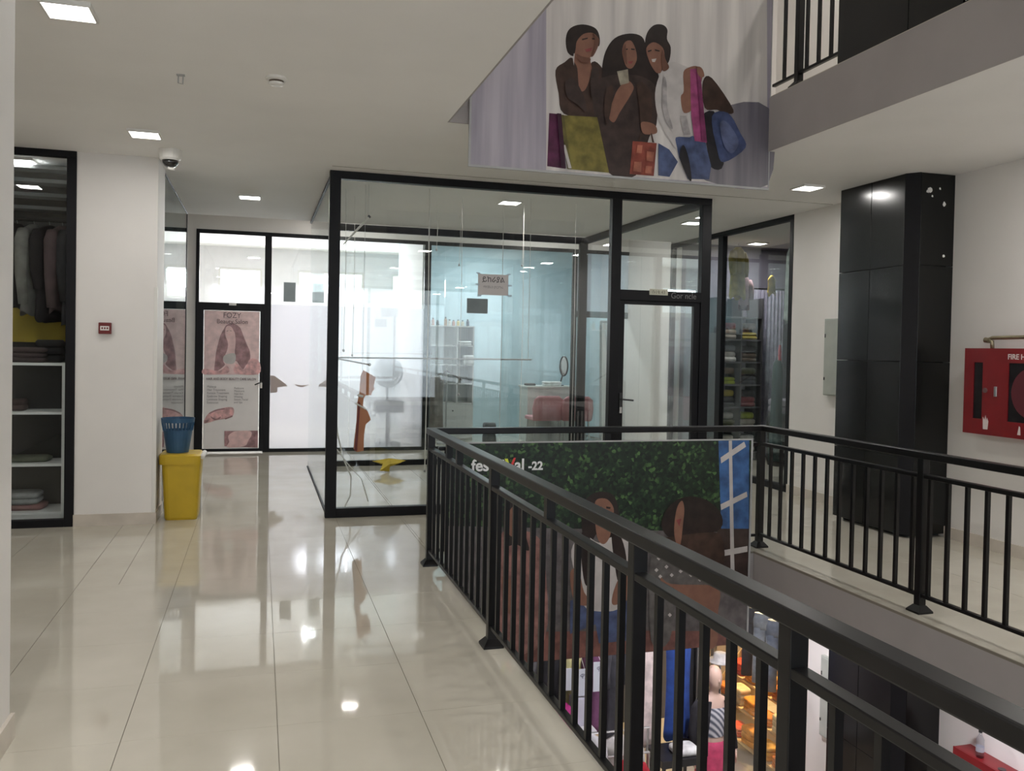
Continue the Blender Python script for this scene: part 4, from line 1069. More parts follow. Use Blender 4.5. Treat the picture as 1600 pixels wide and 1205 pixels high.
folded('folded_garment', (-1.78, 8.50, 1.387), 0.22, 0.2, 0.20, fabric('black_pile', (0.014, 0.013, 0.015)), 'black folded garment at the post end of the shelf top', seed=2)
folded('folded_garment', (-1.98, 8.42, 0.107), 0.40, 0.28, 0.05, fabric('rose_pile', (0.20, 0.10, 0.10)), 'dusty pink folded garment at the bottom of the left shop shelf', seed=3, layers=1)
folded('folded_garment', (-2.0, 8.42, 0.157), 0.36, 0.28, 0.10, fabric('grey_pile', (0.25, 0.26, 0.27)), 'pale grey folded garments stacked on the dusty pink one', seed=4, layers=2)
folded('folded_garment', (-1.95, 8.42, 0.522), 0.42, 0.26, 0.045, fabric('olive_pile', (0.09, 0.10, 0.07)), 'flat olive folded garment on the second shelf of the left shop', seed=5, layers=1)
folded('folded_garment', (-2.05, 8.42, 0.967), 0.22, 0.22, 0.10, fabric('brown_pile', (0.05, 0.03, 0.028)), 'dark brown folded garment on the third shelf of the left shop', seed=6, layers=2)

# ---- in the vacant glass shop
CUT = [Vector((p[0], p[1])) for p in CUTOUT]
BOARD = mat('terracotta_board', (0.60, 0.24, 0.12), 0.6, vary=0.08)
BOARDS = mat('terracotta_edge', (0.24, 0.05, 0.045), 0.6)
t = thing('display_bust', (1.0, 8.62, min(p.y for p in CUT)), 'terracotta cut-out bust with a profile head hung inside the vacant shop', 'display bust')
b = MB().prism([tuple(p) for p in CUT], 'y', 8.60, 8.64)
b.make('board', BOARD, t)
lo_, hi_ = min(p.x for p in CUT), max(p.x for p in CUT)
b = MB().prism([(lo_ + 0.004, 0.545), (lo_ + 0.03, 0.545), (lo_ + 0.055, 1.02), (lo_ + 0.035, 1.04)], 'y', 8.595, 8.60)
b.make('dark_stripe', BOARDS, t)  # darker red stripe along the left side of the board
b = MB()
b.tube([(0.935, 8.592, 1.10), (0.99, 8.592, 1.085)], 0.012, 6)
b.tube([(0.915, 8.592, 1.02), (1.02, 8.592, 0.96)], 0.008, 6)
b.make('white_band', WPLAST, t)
b = MB()
b.tube([(0.985, 8.62, 1.32), (0.985, 8.62, 3.18)], 0.002, 5)
b.make('hanging_wire', STEEL, t)
t = thing('display_rod', (1.7, 8.75, 1.46), 'thin grey display rod hung across the vacant shop', 'rod')
MB().tube([(0.70, 8.75, 1.465), (2.78, 8.75, 1.475)], 0.008, 8).make('bar', GREYF, t)
MB().tube([(2.74, 8.75, 1.475), (2.74, 8.75, 3.18)], 0.0025, 5).make('cord', WPLAST, t)
MB().tube([(0.74, 8.75, 1.47), (0.74, 8.75, 3.18)], 0.0025, 5).make('cord', WPLAST, t)
t = thing('hook_arm', (0.9, 8.70, 1.42), 'short steel hook arm with a knob beside the cut-out bust', 'hook')
MB().tube([(0.70, 8.70, 1.462), (1.05, 8.70, 1.40)], 0.007, 8).make('arm', STEEL, t)
disc_sections((1.06, 8.70, 1.385), [(0, 0.006), (0.008, 0.016), (0.022, 0.016), (0.03, 0.006)]).make('knob', GREYF, t, smooth=True)
t = thing('white_stick', (0.9, 8.6, 2.58), 'slanting white stick with a black tip near the top of the glass shop post', 'stick')
MB().tube([(0.775, 8.6, 2.575), (1.015, 8.6, 2.855)], [0.006, 0.014], 8).make('shaft', WPLAST, t)
MB().tube([(1.015, 8.6, 2.855), (1.028, 8.6, 2.87)], 0.016, 8).make('tip', DARKP, t)
MB().tube([(1.015, 8.6, 2.86), (1.015, 8.6, 3.18)], 0.0018, 5).make('wire', STEEL, t)
for k, (x, y, z) in enumerate(((0.82, 8.9, 1.55), (0.95, 9.3, 1.5), (1.62, 8.6, 0.35), (1.9, 9.6, 2.7), (2.05, 9.0, 1.1), (2.45, 8.8, 0.4), (2.3, 10.2, 2.6), (2.8, 9.2, 0.5), (3.0, 9.9, 2.6), (3.3, 8.9, 0.4))):
    t = thing('hanging_cord', (x, y, z), 'thin pale display cord hanging from the ceiling of the vacant shop', 'cord', 'cords in the vacant shop')
    MB().tube([(x, y, z), (x + 0.01, y, (z + ZC) / 2), (x, y, ZC)], 0.0028 if k != 2 else 0.006, 5).make('cord', WPLAST, t)
    disc_sections((x, y, z - 0.03), [(0, 0.004), (0.008, 0.012), (0.022, 0.012), (0.03, 0.004)], 8).make('weight', GREYF, t)
STAR = mat('yellow_paper', (0.62, 0.45, 0.05), 0.7, vary=0.15)
t = thing('paper_star', (1.60, 10.9, 0.0), 'yellow folded paper star lying on the floor of the vacant shop', 'decoration')
for k in range(5):
    a = 2 * PI * k / 5 + 0.3
    c = Vector((1.60, 10.9, 0.11))
    tip = c + Vector((0.23 * math.cos(a), 0.16 * math.sin(a), 0.02 - 0.1 * (k % 2)))
    l = c + Vector((0.09 * math.cos(a - 0.6), 0.09 * math.sin(a - 0.6), 0.0))
    r = c + Vector((0.09 * math.cos(a + 0.6), 0.09 * math.sin(a + 0.6), 0.0))
    top = c + Vector((0, 0, 0.06))
    bot = c + Vector((0, 0, -0.11 if k == 3 else -0.05))
    MB().add([tip, l, r, top, bot], [(0, 1, 3), (0, 3, 2), (0, 4, 1), (0, 2, 4)]).make('point', STAR, t)
t = thing('loose_cable', (0.85, 8.6, 0.0), 'loose white cable trailing down beside the corner post of the glass shop', 'cable')
MB().tube([(0.70, 8.5, 1.0), (0.74, 8.5, 0.72), (0.80, 8.52, 0.48), (0.88, 8.55, 0.3), (0.87, 8.5, 0.12), (0.80, 8.42, 0.008), (0.78, 8.3, 0.008)], 0.007, 6).make('cable', WPLAST, t, smooth=True)
MB().tube([(0.70, 8.52, 0.62), (0.85, 8.6, 0.42), (1.0, 8.7, 0.25), (1.08, 8.8, 0.008)], 0.006, 6).make('cable', WPLAST, t, smooth=True)

PAPER = mat('sign_paper', (0.74, 0.70, 0.69), 0.7, vary=0.02)
t = thing('paper_sign', (2.157, 8.06, 2.10), 'white paper sign with dark lettering taped to the shop glass', 'sign')
box('sheet', (2.005, 2.308, 8.058, 8.0605, 2.10, 2.30), PAPER, t)
INK = mat('sign_ink', (0.05, 0.045, 0.05), 0.7)
lettering('ይከራያል', (2.157, 8.0572, 2.225), 0.072, INK, t, align='CENTER')
lettering('ማናጀሩን ያነጋግሩ', (2.157, 8.0572, 2.165), 0.032, mat('sign_ink_grey', (0.35, 0.33, 0.34), 0.7), t, align='CENTER')
TAPE = mat('clear_tape', (0.55, 0.66, 0.74), 0.3)
for x, z, w_, h_ in ((1.985, 2.30, 0.04, 0.014), (2.29, 2.30, 0.04, 0.014), (1.98, 2.19, 0.035, 0.016), (2.30, 2.19, 0.045, 0.016), (2.0, 2.085, 0.04, 0.014), (2.30, 2.09, 0.045, 0.018)):
    box('tape', (x, x + w_, 8.0564, 8.058, z, z + h_), TAPE, t)
o = box('grey_notice', (1.90, 2.105, 8.058, 8.061, 1.92, 2.062), mat('grey_sheet', (0.24, 0.28, 0.29), 0.7))
tag(o, 'plain grey sheet stuck on the glass below the lettered paper sign', 'notice')
t = thing('door_sticker', (3.89, 8.02, 2.16), 'small cream number sticker on the bar over the glass shop door', 'sticker')
box('sheet', (3.79, 3.995, 8.026, 8.029, 2.162, 2.222), mat('cream_paper', (0.62, 0.61, 0.50), 0.7), t)
lettering('ሱ1ቁ.43', (3.892, 8.0252, 2.175), 0.048, mat('sticker_ink', (0.25, 0.24, 0.18), 0.7), t, align='CENTER')
o = box('grey_notice', (0.33, 0.50, YB - 0.012, YB - 0.006, 2.215, 2.50), mat('grey_sheet', (0.24, 0.28, 0.29), 0.7))
tag(o, 'grey sheet on the clear pane right of the salon door', 'notice')
tf = MB().prism([(0.158, 1.13), (0.22, 1.12), (0.38, 1.0), (0.40, 0.97), (0.30, 0.96), (0.26, 0.95), (0.26, 0.88), (0.16, 0.87)], 'y', YB - 0.010, YB - 0.006).make('torn_film', mat('torn_film', (0.50, 0.42, 0.40), 0.8))
tag(tf, 'torn patch of pinkish film on the pane beside the salon door handle', 'film')
tf = MB().prism([(0.50, 1.0), (0.60, 0.985), (0.70, 0.99), (0.62, 0.955), (0.55, 0.965)], 'y', YB - 0.010, YB - 0.006).make('torn_film', mat('torn_film', (0.50, 0.42, 0.40)))
tag(tf, 'small dark tear in the white film near the glass shop side', 'film')

# ---- salon: fan and stool behind the frosted film
t = thing('pedestal_fan', (1.93, 13.52, 0), 'pedestal fan seen blurred through the white frosted pane', 'fan')
DG = mat('fan_dark', (0.015, 0.018, 0.018), 0.5)
disc_sections((1.93, 13.52, 0), [(0, 0.19), (0.02, 0.19), (0.035, 0.04)]).make('base', DG, t)
MB().tube([(1.93, 13.52, 0.03), (1.93, 13.52, 1.02)], 0.018, 8).make('pole', DG, t)
n = 28
cg = MB()
for r in (0.22, 0.17, 0.11, 0.05):
    cg.tube([(1.93 + r * math.cos(2 * PI * k / n), 13.45 + 0.02 * (r < 0.2), 1.18 + r * math.sin(2 * PI * k / n)) for k in range(n + 1)], 0.016, 5, cap=False)
for k in range(24):
    a = 2 * PI * k / 24
    cg.tube([(1.93, 13.43, 1.18), (1.93 + 0.22 * math.cos(a), 13.45, 1.18 + 0.22 * math.sin(a))], 0.008, 5)
cg.make('cage', DG, t)
for k in range(3):
    a = 2 * PI * k / 3 + 0.3
    MB().prism([(1.93 + rr * math.cos(a + d), 1.18 + rr * math.sin(a + d)) for rr, d in ((0.03, 0), (0.13, -0.8), (0.205, -0.6), (0.205, 0.0), (0.2, 0.7), (0.1, 0.8))], 'y', 13.47, 13.475).make('blade', DG, t)
disc_sections((1.93, 13.53, 1.12), [(0, 0.05), (0.12, 0.05)]).make('motor', DG, t)
t = thing('salon_stool', (2.02, 13.96, 0), 'dark padded salon stool blurred behind the frosted pane', 'stool')
MB().loft([(0.52, 2.02, 13.96, 0.22, 0.2), (0.56, 2.02, 13.96, 0.24, 0.22), (0.70, 2.02, 13.96, 0.24, 0.22), (0.73, 2.02, 13.96, 0.2, 0.18)], 20, sq=4).make('seat', DG, t)
MB().tube([(2.02, 13.96, 0.03), (2.02, 13.96, 0.52)], 0.025, 8).make('column', DG, t)
disc_sections((2.02, 13.96, 0), [(0, 0.2), (0.03, 0.2)]).make('foot', DG, t)

# ---- teal room
t = thing('shelving_unit', (3.14, 14.6, 0), 'white cube shelving against the wall of the teal room', 'shelf')
X0, X1, Y0, Y1 = 2.62, 3.54, 14.42, 14.78
for z in (0.0, 0.62, 0.96, 1.28, 1.61, 1.94):
    box('shelf', (X0, X1, Y0, Y1, z, z + 0.022), WSHELF, t)
for x in (X0, 3.24, X1 - 0.022):
    box('upright', (x, x + 0.022, Y0, Y1, 0.022, 1.94), WSHELF, t)
for x, z in ((2.88, 1.30), (3.06, 0.98), (2.92, 0.64)):
    box('divider', (x, x + 0.018, Y0, Y1, z + 0.002, z + 0.31), WSHELF, t)
box('back', (X0, X1, Y1 - 0.012, Y1, 0.02, 1.94), WSHELF, t)
dd = box('cupboard_door', (2.90, 3.52, Y0 - 0.016, Y0, 0.03, 0.615), WSHELF, t)
disc_sections((3.18, Y0 - 0.025, 0.5), [(0, 0.012), (0.018, 0.012)], 10).make('knob', DARKP, dd)
for k, (x, hh, c, nm) in enumerate(((2.70, 0.10, (0.12, 0.14, 0.16), 'navy'), (2.77, 0.12, (0.45, 0.25, 0.14), 'amber'), (2.84, 0.13, (0.5, 0.3, 0.25), 'rose'), (2.92, 0.09, (0.15, 0.16, 0.16), 'charcoal'), (3.06, 0.15, (0.45, 0.32, 0.22), 'tan'), (3.13, 0.11, (0.7, 0.68, 0.62), 'white'), (3.20, 0.10, (0.5, 0.28, 0.22), 'coral'), (3.28, 0.11, (0.62, 0.50, 0.22), 'mustard'), (3.36, 0.10, (0.66, 0.62, 0.5), 'cream'), (3.45, 0.12, (0.05, 0.06, 0.09), 'black'))):
    t = thing('cosmetic_bottle', (x, 14.55, 1.962), 'small %s cosmetic bottle on top of the white shelving' % nm, 'bottle', 'bottles on the white shelving')
    MB().loft([(1.962, x, 14.55, 0.026, 0.026), (1.962 + hh * 0.7, x, 14.55, 0.026, 0.026), (1.962 + hh * 0.8, x, 14.55, 0.012, 0.012)], 10, sq=4).make('body', mat('bottle_' + nm, c, 0.4), t)
    MB().loft([(1.962 + hh * 0.8, x, 14.55, 0.014, 0.014), (1.962 + hh, x, 14.55, 0.014, 0.014)], 8).make('cap', mat('bottle_cap', (0.1, 0.1, 0.1), 0.4), t)
WCL = fabric('white_cloth', (0.72, 0.73, 0.72))
folded('towel', (3.38, 14.52, 1.632), 0.24, 0.28, 0.07, WCL, 'white towel on the upper right cell of the white shelving', seed=7, cat='towel', layers=2)
folded('towel', (3.44, 14.46, 1.302), 0.20, 0.22, 0.16, WCL, 'bunched white towel hanging out of the middle cell of the white shelving', seed=8, cat='towel', layers=2)
t = thing('clothes_stand', (2.95, 14.0, 0), 'slim grey clothes stand before the white shelving', 'stand')
MB().tube([(2.98, 14.0, 0.02), (2.98, 14.0, 1.30)], 0.012, 8).make('pole', GREYF, t)
disc_sections((2.98, 14.0, 0), [(0, 0.16), (0.02, 0.16)]).make('base', GREYF, t)
MB().tube([(2.72, 14.0, 1.08), (2.98, 14.0, 1.20), (3.24, 14.0, 1.05)], 0.014, 8).make('arm', mat('dark_wood', (0.10, 0.07, 0.06), 0.6), t)
garment('apron', (2.80, 13.92, 1.16), 0.26, 0.95, 0.10, fabric('taupe', (0.22, 0.19, 0.17)), 'taupe apron hanging on the slim clothes stand', sleeves=0, seed=9, cat='apron')
t = thing('reception_desk', (4.88, 14.35, 0), 'pale grey reception desk in the teal room', 'desk')
DSK = mat('desk_laminate', (0.62, 0.65, 0.62), 0.5, vary=0.03)
box('front_panel', (4.42, 5.34, 14.10, 14.14, 0, 0.92), DSK, t)
box('top', (4.40, 5.36, 14.08, 14.60, 0.92, 0.955), DSK, t, bevel=0.004)
for x in (4.42, 5.30):
    box('side_panel', (x, x + 0.04, 14.14, 14.58, 0, 0.92), DSK, t)
PINK = mat('pink_chair_vinyl', (0.62, 0.30, 0.33), 0.45, vary=0.06)
def chair(x, y, rot, label):
    t = thing('armless_chair', (x, y, 0), label, 'chair', 'pink chairs in the teal room')
    t.rotation_euler.z = rot
    box('seat', (x - 0.25, x + 0.25, y - 0.24, y + 0.24, 0.40, 0.47), PINK, t, bevel=0.025)
    b = MB()
    b.loft([(0.43, x, y - 0.24, 0.25, 0.035), (0.6, x, y - 0.26, 0.27, 0.035), (0.76, x, y - 0.29, 0.25, 0.032), (0.82, x, y - 0.30, 0.18, 0.025)], 20, sq=5)
    b.make('backrest', PINK, t, smooth=True)
    for sx in (-1, 1):
        for sy in (-1, 1):
            MB().tube([(x + sx * 0.2, y + sy * 0.19, 0.41), (x + sx * 0.22, y + sy * 0.21, 0.0)], 0.013, 8).make('leg', STEEL, t)
    return t
chair(4.60, 13.80, 0.0, 'pink upholstered chair with its back to the glass before the desk')
chair(5.14, 13.70, -0.2, 'second pink chair half hidden by the black corner post')
t = thing('table_mirror', (5.14, 14.3, 0.955), 'round black framed table mirror on the reception desk', 'mirror')
b = MB()
b.tube([(5.14 + 0.05 * math.cos(a), 14.3 - 0.06 * math.cos(a), 1.30 + 0.17 * math.sin(a)) for a in [2 * PI * k / 24 for k in range(25)]], 0.014, 6, cap=False)
b.tube([(5.12, 14.3, 1.14), (5.07, 14.3, 0.97)], 0.014, 8)
b.make('frame', DARKP, t)
disc_sections((5.07, 14.3, 0.955), [(0, 0.07), (0.015, 0.07)]).make('base', DARKP, t)
MB().rings([[(5.14 + 0.05 * math.cos(a), 14.3 - 0.06 * math.cos(a) + o, 1.30 + 0.17 * math.sin(a)) for a in [2 * PI * k / 24 for k in range(24)]] for o in (-0.003, 0.003)]).make('glass', mat('mirror_silver', (0.8, 0.82, 0.82), 0.03, metal=1.0, vary=0.01), t)
folded('tissue_pile', (4.92, 14.3, 0.955), 0.34, 0.2, 0.075, WCL, 'crumpled white tissue on the reception desk', seed=10, cat='tissue', layers=2)
folded('cloth', (4.52, 14.3, 0.955), 0.18, 0.2, 0.04, fabric('dark_cloth', (0.08, 0.08, 0.08)), 'dark folded cloth at the end of the reception desk', seed=11, cat='cloth', layers=1)
folded('handbag', (3.66, 13.75, 0.0), 0.22, 0.18, 0.36, fabric('bag_grey', (0.10, 0.11, 0.12)), 'dark grey bag on the floor of the teal room', seed=12, cat='bag', layers=2)
t = thing('leaning_mirror', (5.55, 13.75, 0), 'tall framed mirror leaning in the room beyond the corner post', 'mirror')
lean = [((5.50, 13.42, 0.012), (5.58, 13.72, 2.08)), ((5.76, 13.42, 0.012), (5.86, 13.72, 2.08))]
b = MB()
b.tube([lean[0][0], lean[0][1]], 0.02, 6); b.tube([lean[1][0], lean[1][1]], 0.02, 6)
b.tube([lean[0][0], lean[1][0]], 0.02, 6); b.tube([lean[0][1], lean[1][1]], 0.02, 6)
b.make('frame', mat('mirror_frame_grey', (0.30, 0.33, 0.34), 0.5), t)
off = Vector((0, 0.012, 0))
q = [Vector(p) for p in (lean[0][0], lean[1][0], lean[1][1], lean[0][1])]
MB().add(q + [p + off for p in q], [(0, 1, 2, 3), (7, 6, 5, 4), (0, 4, 5, 1), (1, 5, 6, 2), (2, 6, 7, 3), (3, 7, 4, 0)]).make('glass', MATS['mirror_silver'], t)

# ---- dark shop behind the right wall
t = thing('shelf_unit', (6.85, 11.4, 0), 'dark shelf unit of folded clothes inside the right wall shop', 'shelf')
SH = mat('dark_shelf', (0.10, 0.10, 0.11), 0.6)
zs = [0.12, 0.45, 0.78, 1.11, 1.44, 1.77, 2.10]
for z in zs:
    box('shelf', (6.42, 7.12, 11.18, 11.60, z, z + 0.02), SH, t)
for x in (6.40, 6.76, 7.10):
    box('upright', (x, x + 0.02, 11.18, 11.60, 0, 2.4), SH, t)
pile_cols = [('black', (0.02, 0.02, 0.022)), ('pale grey', (0.40, 0.40, 0.38)), ('olive', (0.12, 0.13, 0.06)), ('cream', (0.48, 0.46, 0.40)), ('charcoal', (0.05, 0.05, 0.055)), ('red', (0.30, 0.05, 0.06)),
             ('lime', (0.38, 0.48, 0.04)), ('slate', (0.12, 0.13, 0.15)), ('white', (0.55, 0.55, 0.53)), ('brown', (0.14, 0.10, 0.07)), ('taupe', (0.26, 0.23, 0.2)), ('mustard', (0.36, 0.30, 0.04))]
names = ['bottom', 'second', 'third', 'fourth', 'fifth', 'sixth']
pr = random.Random(5)
k = 0
for i, z in enumerate(zs[:6]):
    for x, side in ((6.59, 'near'), (6.93, 'far')):
        nm, c = pile_cols[k % 12]
        folded('folded_garment', (x, 11.36, z + 0.02), 0.28, 0.30, pr.uniform(0.10, 0.15), fabric('pile_' + nm.replace(' ', '_'), c),
               '%s folded clothes on the %s shelf, %s column, of the right wall shop' % (nm, names[i], side), seed=20 + k, layers=2, group='folded piles in the right wall shop')
        nm2, c2 = pile_cols[(k * 5 + 3) % 12]
        folded('folded_garment', (x, 11.36, z + 0.172), 0.26, 0.28, 0.09, fabric('pile_' + nm2.replace(' ', '_'), c2),
               '%s garment topping the %s shelf pile, %s column, of the right wall shop' % (nm2, names[i], side), seed=50 + k, layers=1, group='folded piles in the right wall shop')
        k += 1
garment('dress', (6.30, 10.55, 3.09), 0.30, 0.72, 0.16, fabric('yellow_dress', (0.42, 0.34, 0.08)), 'mustard yellow dress hanging near the ceiling of the right wall shop', rot=0.5, sleeves=0.35, seed=31, cat='dress')
garment('tunic', (6.32, 9.34, 2.95), 0.24, 0.95, 0.12, fabric('pale_green', (0.38, 0.44, 0.42)), 'pale green tunic hanging at the near end of the right wall shop', rot=1.0, sleeves=0.5, seed=32, cat='tunic')
garment('blouse', (6.62, 10.9, 2.75), 0.22, 0.5, 0.1, fabric('dusty_rose', (0.22, 0.13, 0.15)), 'dusty rose blouse hanging beside the mustard dress', rot=0.4, sleeves=0.4, seed=33, cat='blouse')
garment('robe', (6.42, 9.72, 1.55), 0.2, 1.3, 0.14, fabric('dark_teal', (0.035, 0.07, 0.07)), 'dark teal robe hanging low at the near end of the right wall shop', rot=1.0, sleeves=0.0, seed=34, cat='robe')
garment('scarf', (6.60, 9.95, 1.75), 0.12, 0.9, 0.05, fabric('red_scarf', (0.40, 0.04, 0.07)), 'narrow red scarf beside the dark teal robe', rot=1.0, sleeves=0.0, seed=35, cat='scarf')
garment('top', (7.0, 10.8, 2.75), 0.2, 0.3, 0.06, fabric('amber_tag', (0.50, 0.36, 0.05)), 'small amber top hanging in the middle of the right wall shop', rot=0.4, sleeves=0.0, seed=36, cat='top')
t = thing('curtain', (7.35, 11.5, 0), 'lilac grey curtain at the back of the right wall shop', 'curtain')
cw = MB()
n = 60
prof = [(7.14 + 0.52 * i / n, 11.50 + 0.03 * math.sin(i * 0.9)) for i in range(n + 1)]
cw.add([(x, y, z) for z in (0.04, 2.55) for x, y in prof] + [(x, y + 0.01, z) for z in (0.04, 2.55) for x, y in prof],
       [(i, i + 1, n + 2 + i, n + 1 + i) for i in range(n)] + [(2 * n + 2 + i + 1, 2 * n + 2 + i, 3 * n + 3 + i, 3 * n + 4 + i) for i in range(n)])
cw.make('drape', fabric('lilac', (0.27, 0.26, 0.34)), t, smooth=True)
MB().tube([(7.10, 11.51, 2.57), (7.70, 11.51, 2.57)], 0.012, 8).make('rod', DARKP, t)
folded('tote_bag', (7.15, 10.7, 0.0), 0.36, 0.3, 0.75, fabric('tote_black', (0.03, 0.03, 0.032)), 'black sack standing on the floor of the right wall shop', seed=37, cat='bag', layers=2)
folded('tote_bag', (7.15, 10.7, 0.75), 0.34, 0.28, 0.2, fabric('tote_lilac', (0.36, 0.34, 0.40)), 'lilac grey bundle on top of the black sack', seed=38, cat='bag', layers=2)

# ---- storey below: clothes shop under the vacant shop
t = thing('clothes_rail', (3.6, 8.55, LF), 'steel clothes rail on the storey below seen through the balusters', 'clothes rail')
MB().tube([(2.3, 8.55, -1.52), (4.75, 8.55, -1.52)], 0.014, 8).make('bar', STEEL, t)
for x in (2.32, 4.73):
    MB().tube([(x, 8.55, LF + 0.02), (x, 8.55, -1.52)], 0.014, 8).make('post', STEEL, t)
    box('foot', (x - 0.03, x + 0.03, 8.3, 8.8, LF, LF + 0.025), STEEL, t)
low = [(2.50, 0.30, 0.8, 'black patterned shirt at the near end of the lower clothes rail', (0.03, 0.03, 0.035), 0.45),
       (2.78, 0.30, 0.75, 'grey and black blouse second along the lower clothes rail', (0.14, 0.14, 0.15), 0.4),
       (3.02, 0.26, 0.9, 'black dress third along the lower clothes rail', (0.015, 0.015, 0.018), 0.3),
       (3.26, 0.24, 0.8, 'pale yellow blouse behind the white price papers', (0.55, 0.52, 0.25), 0.3),
       (3.50, 0.24, 0.95, 'plum top right of the white price papers', (0.16, 0.06, 0.13), 0.35),
       (3.72, 0.24, 1.1, 'dark patterned dress before the pale pink gown', (0.05, 0.05, 0.06), 0.3)]
for k, (x, w, h_, lab, c, sl) in enumerate(low):
    garment('blouse', (x, 8.55, -1.505), w, h_, 0.14, fabric('low_%d' % k, c), lab, rot=0.25, sleeves=sl, seed=60 + k, group='clothes on the lower rail')
garment('gown', (4.03, 8.50, -1.50), 0.36, 1.15, 0.16, fabric('pale_pink', (0.66, 0.56, 0.54)), 'pale pink long gown hanging on the lower rail', sleeves=0, seed=70, flare=1.2, cat='dress')
garment('gown', (4.46, 8.50, -1.50), 0.32, 1.12, 0.16, fabric('royal_blue', (0.02, 0.06, 0.26)), 'royal blue long gown hanging on the lower rail', sleeves=0, seed=71, flare=1.15, cat='dress')
garment('gown', (4.70, 8.72, -1.45), 0.34, 1.5, 0.16, fabric('deep_black', (0.012, 0.012, 0.014)), 'long black dress behind the mannequin', sleeves=0.4, seed=72, cat='dress')
garment('jersey', (3.56, 8.02, -2.28), 0.42, 0.62, 0.2, fabric('jersey_white', (0.62, 0.60, 0.58)), 'white jersey on a wooden hanger at the front of the lower shop', sleeves=0.35, seed=73, cat='jersey')
garment('jersey', (3.62, 7.92, -2.48), 0.36, 0.75, 0.18, fabric('jersey_red', (0.42, 0.015, 0.03)), 'red jersey hanging low in front of the white jersey', sleeves=0.3, seed=74, cat='jersey')
garment('jersey', (3.22, 8.02, -2.22), 0.30, 0.62, 0.18, fabric('jersey_pale', (0.58, 0.58, 0.60)), 'pale grey jersey left of the white jersey in the lower shop', sleeves=0.35, seed=75, cat='jersey')
t = thing('display_rail', (3.4, 8.0, LF), 'low front display rail carrying the jerseys', 'clothes rail')
MB().tube([(3.0, 8.02, -2.275), (3.9, 8.02, -2.275)], 0.012, 8).make('bar', STEEL, t)
MB().tube([(3.4, 7.92, -2.48), (3.85, 7.92, -2.48)], 0.012, 8).make('bar', STEEL, t)
for x in (3.02, 3.88):
    MB().tube([(x, 8.02, LF), (x, 8.02, -2.275)], 0.012, 8).make('post', STEEL, t)
    MB().tube([(x - 0.03, 7.92, LF), (x - 0.03, 7.92, -2.48)], 0.012, 8).make('post', STEEL, t)
for k, (x0, x1, z0, z1, lab) in enumerate(((3.02, 3.14, -1.93, -1.70, 'narrow white paper tag left of the large price papers'), (3.20, 3.36, -2.0, -1.72, 'white price paper with writing in the lower shop'), (3.38, 3.54, -1.97, -1.66, 'white price paper with lettering beside the other price paper'))):
    t = thing('price_paper', ((x0 + x1) / 2, 8.30, z0), lab, 'sign')
    box('sheet', (x0, x1, 8.30, 8.304, z0, z1), mat('price_paper', (0.68, 0.72, 0.80), 0.6, vary=0.02), t)
    if k:
        lettering('ዋጋ', ((x0 + x1) / 2, 8.2985, z1 - 0.10), 0.07, mat('price_ink', (0.12, 0.13, 0.2), 0.6), t, align='CENTER')
    MB().tube([((x0 + x1) / 2, 8.302, z1), ((x0 + x1) / 2, 8.54, -1.52)], 0.002, 4).make('string', WPLAST, t)
o = box('pink_box', (2.98, 3.12, 8.20, 8.36, -2.30, -2.08), mat('hot_pink_card', (0.70, 0.06, 0.34), 0.5), bevel=0.004)
tag(o, 'hot pink card box on the low white counter of the lower shop', 'box')
o = box('white_box', (3.16, 3.34, 8.26, 8.42, -2.30, -2.02), mat('lavender_card', (0.62, 0.62, 0.72), 0.5), bevel=0.004)
tag(o, 'pale lavender card box beside the hot pink box', 'box')
t = thing('shop_counter', (2.95, 8.32, LF), 'white counter of the lower shop behind the balusters', 'counter')
box('top', (2.5, 3.36, 8.12, 8.47, -2.33, -2.30), WSHELF, t)
box('front', (2.52, 3.34, 8.14, 8.16, LF, -2.33), WSHELF, t)
box('side', (2.52, 2.54, 8.16, 8.45, LF, -2.33), WSHELF, t)
box('side', (3.32, 3.34, 8.16, 8.45, LF, -2.33), WSHELF, t)
t = thing('display_table', (4.3, 8.1, LF), 'dark display table beside the mannequin on the storey below', 'table')
box('top', (4.02, 4.50, 7.95, 8.35, -2.70, -2.62), DARKP, t, bevel=0.004)
for x in (4.04, 4.46):
    for y in (7.97, 8.31):
        box('leg', (x, x + 0.03, y, y + 0.03, LF, -2.70), DARKP, t)
folded('folded_garment', (4.34, 8.1, -2.62), 0.28, 0.24, 0.07, WCL, 'white lace cloth folded on the dark display table', seed=80, layers=1)

# mannequin
mx, my = 4.78, 8.28
SKINM = mat('mannequin_plastic', (0.60, 0.42, 0.34), 0.45, vary=0.03)
t = thing('mannequin', (mx, my, LF), 'bald mannequin in a striped top, black cardigan and pink skirt on the storey below', 'mannequin')
b = MB()
Z = LF
b.loft([(Z + 0.86, mx, my, 0.14, 0.10), (Z + 0.95, mx, my, 0.165, 0.115), (Z + 1.05, mx, my, 0.125, 0.095), (Z + 1.20, mx, my, 0.14, 0.11), (Z + 1.32, mx, my, 0.165, 0.11), (Z + 1.42, mx, my, 0.17, 0.085), (Z + 1.465, mx, my, 0.10, 0.06),
        (Z + 1.49, mx, my, 0.055, 0.052), (Z + 1.54, mx, my - 0.005, 0.048, 0.05), (Z + 1.57, mx, my - 0.02, 0.052, 0.066), (Z + 1.62, mx, my - 0.02, 0.066, 0.085), (Z + 1.69, mx, my - 0.012, 0.074, 0.092), (Z + 1.75, mx, my - 0.005, 0.066, 0.082), (Z + 1.785, mx, my, 0.038, 0.05), (Z + 1.795, mx, my, 0.008, 0.01)], 20)
b.make('body', SKINM, t, smooth=True)
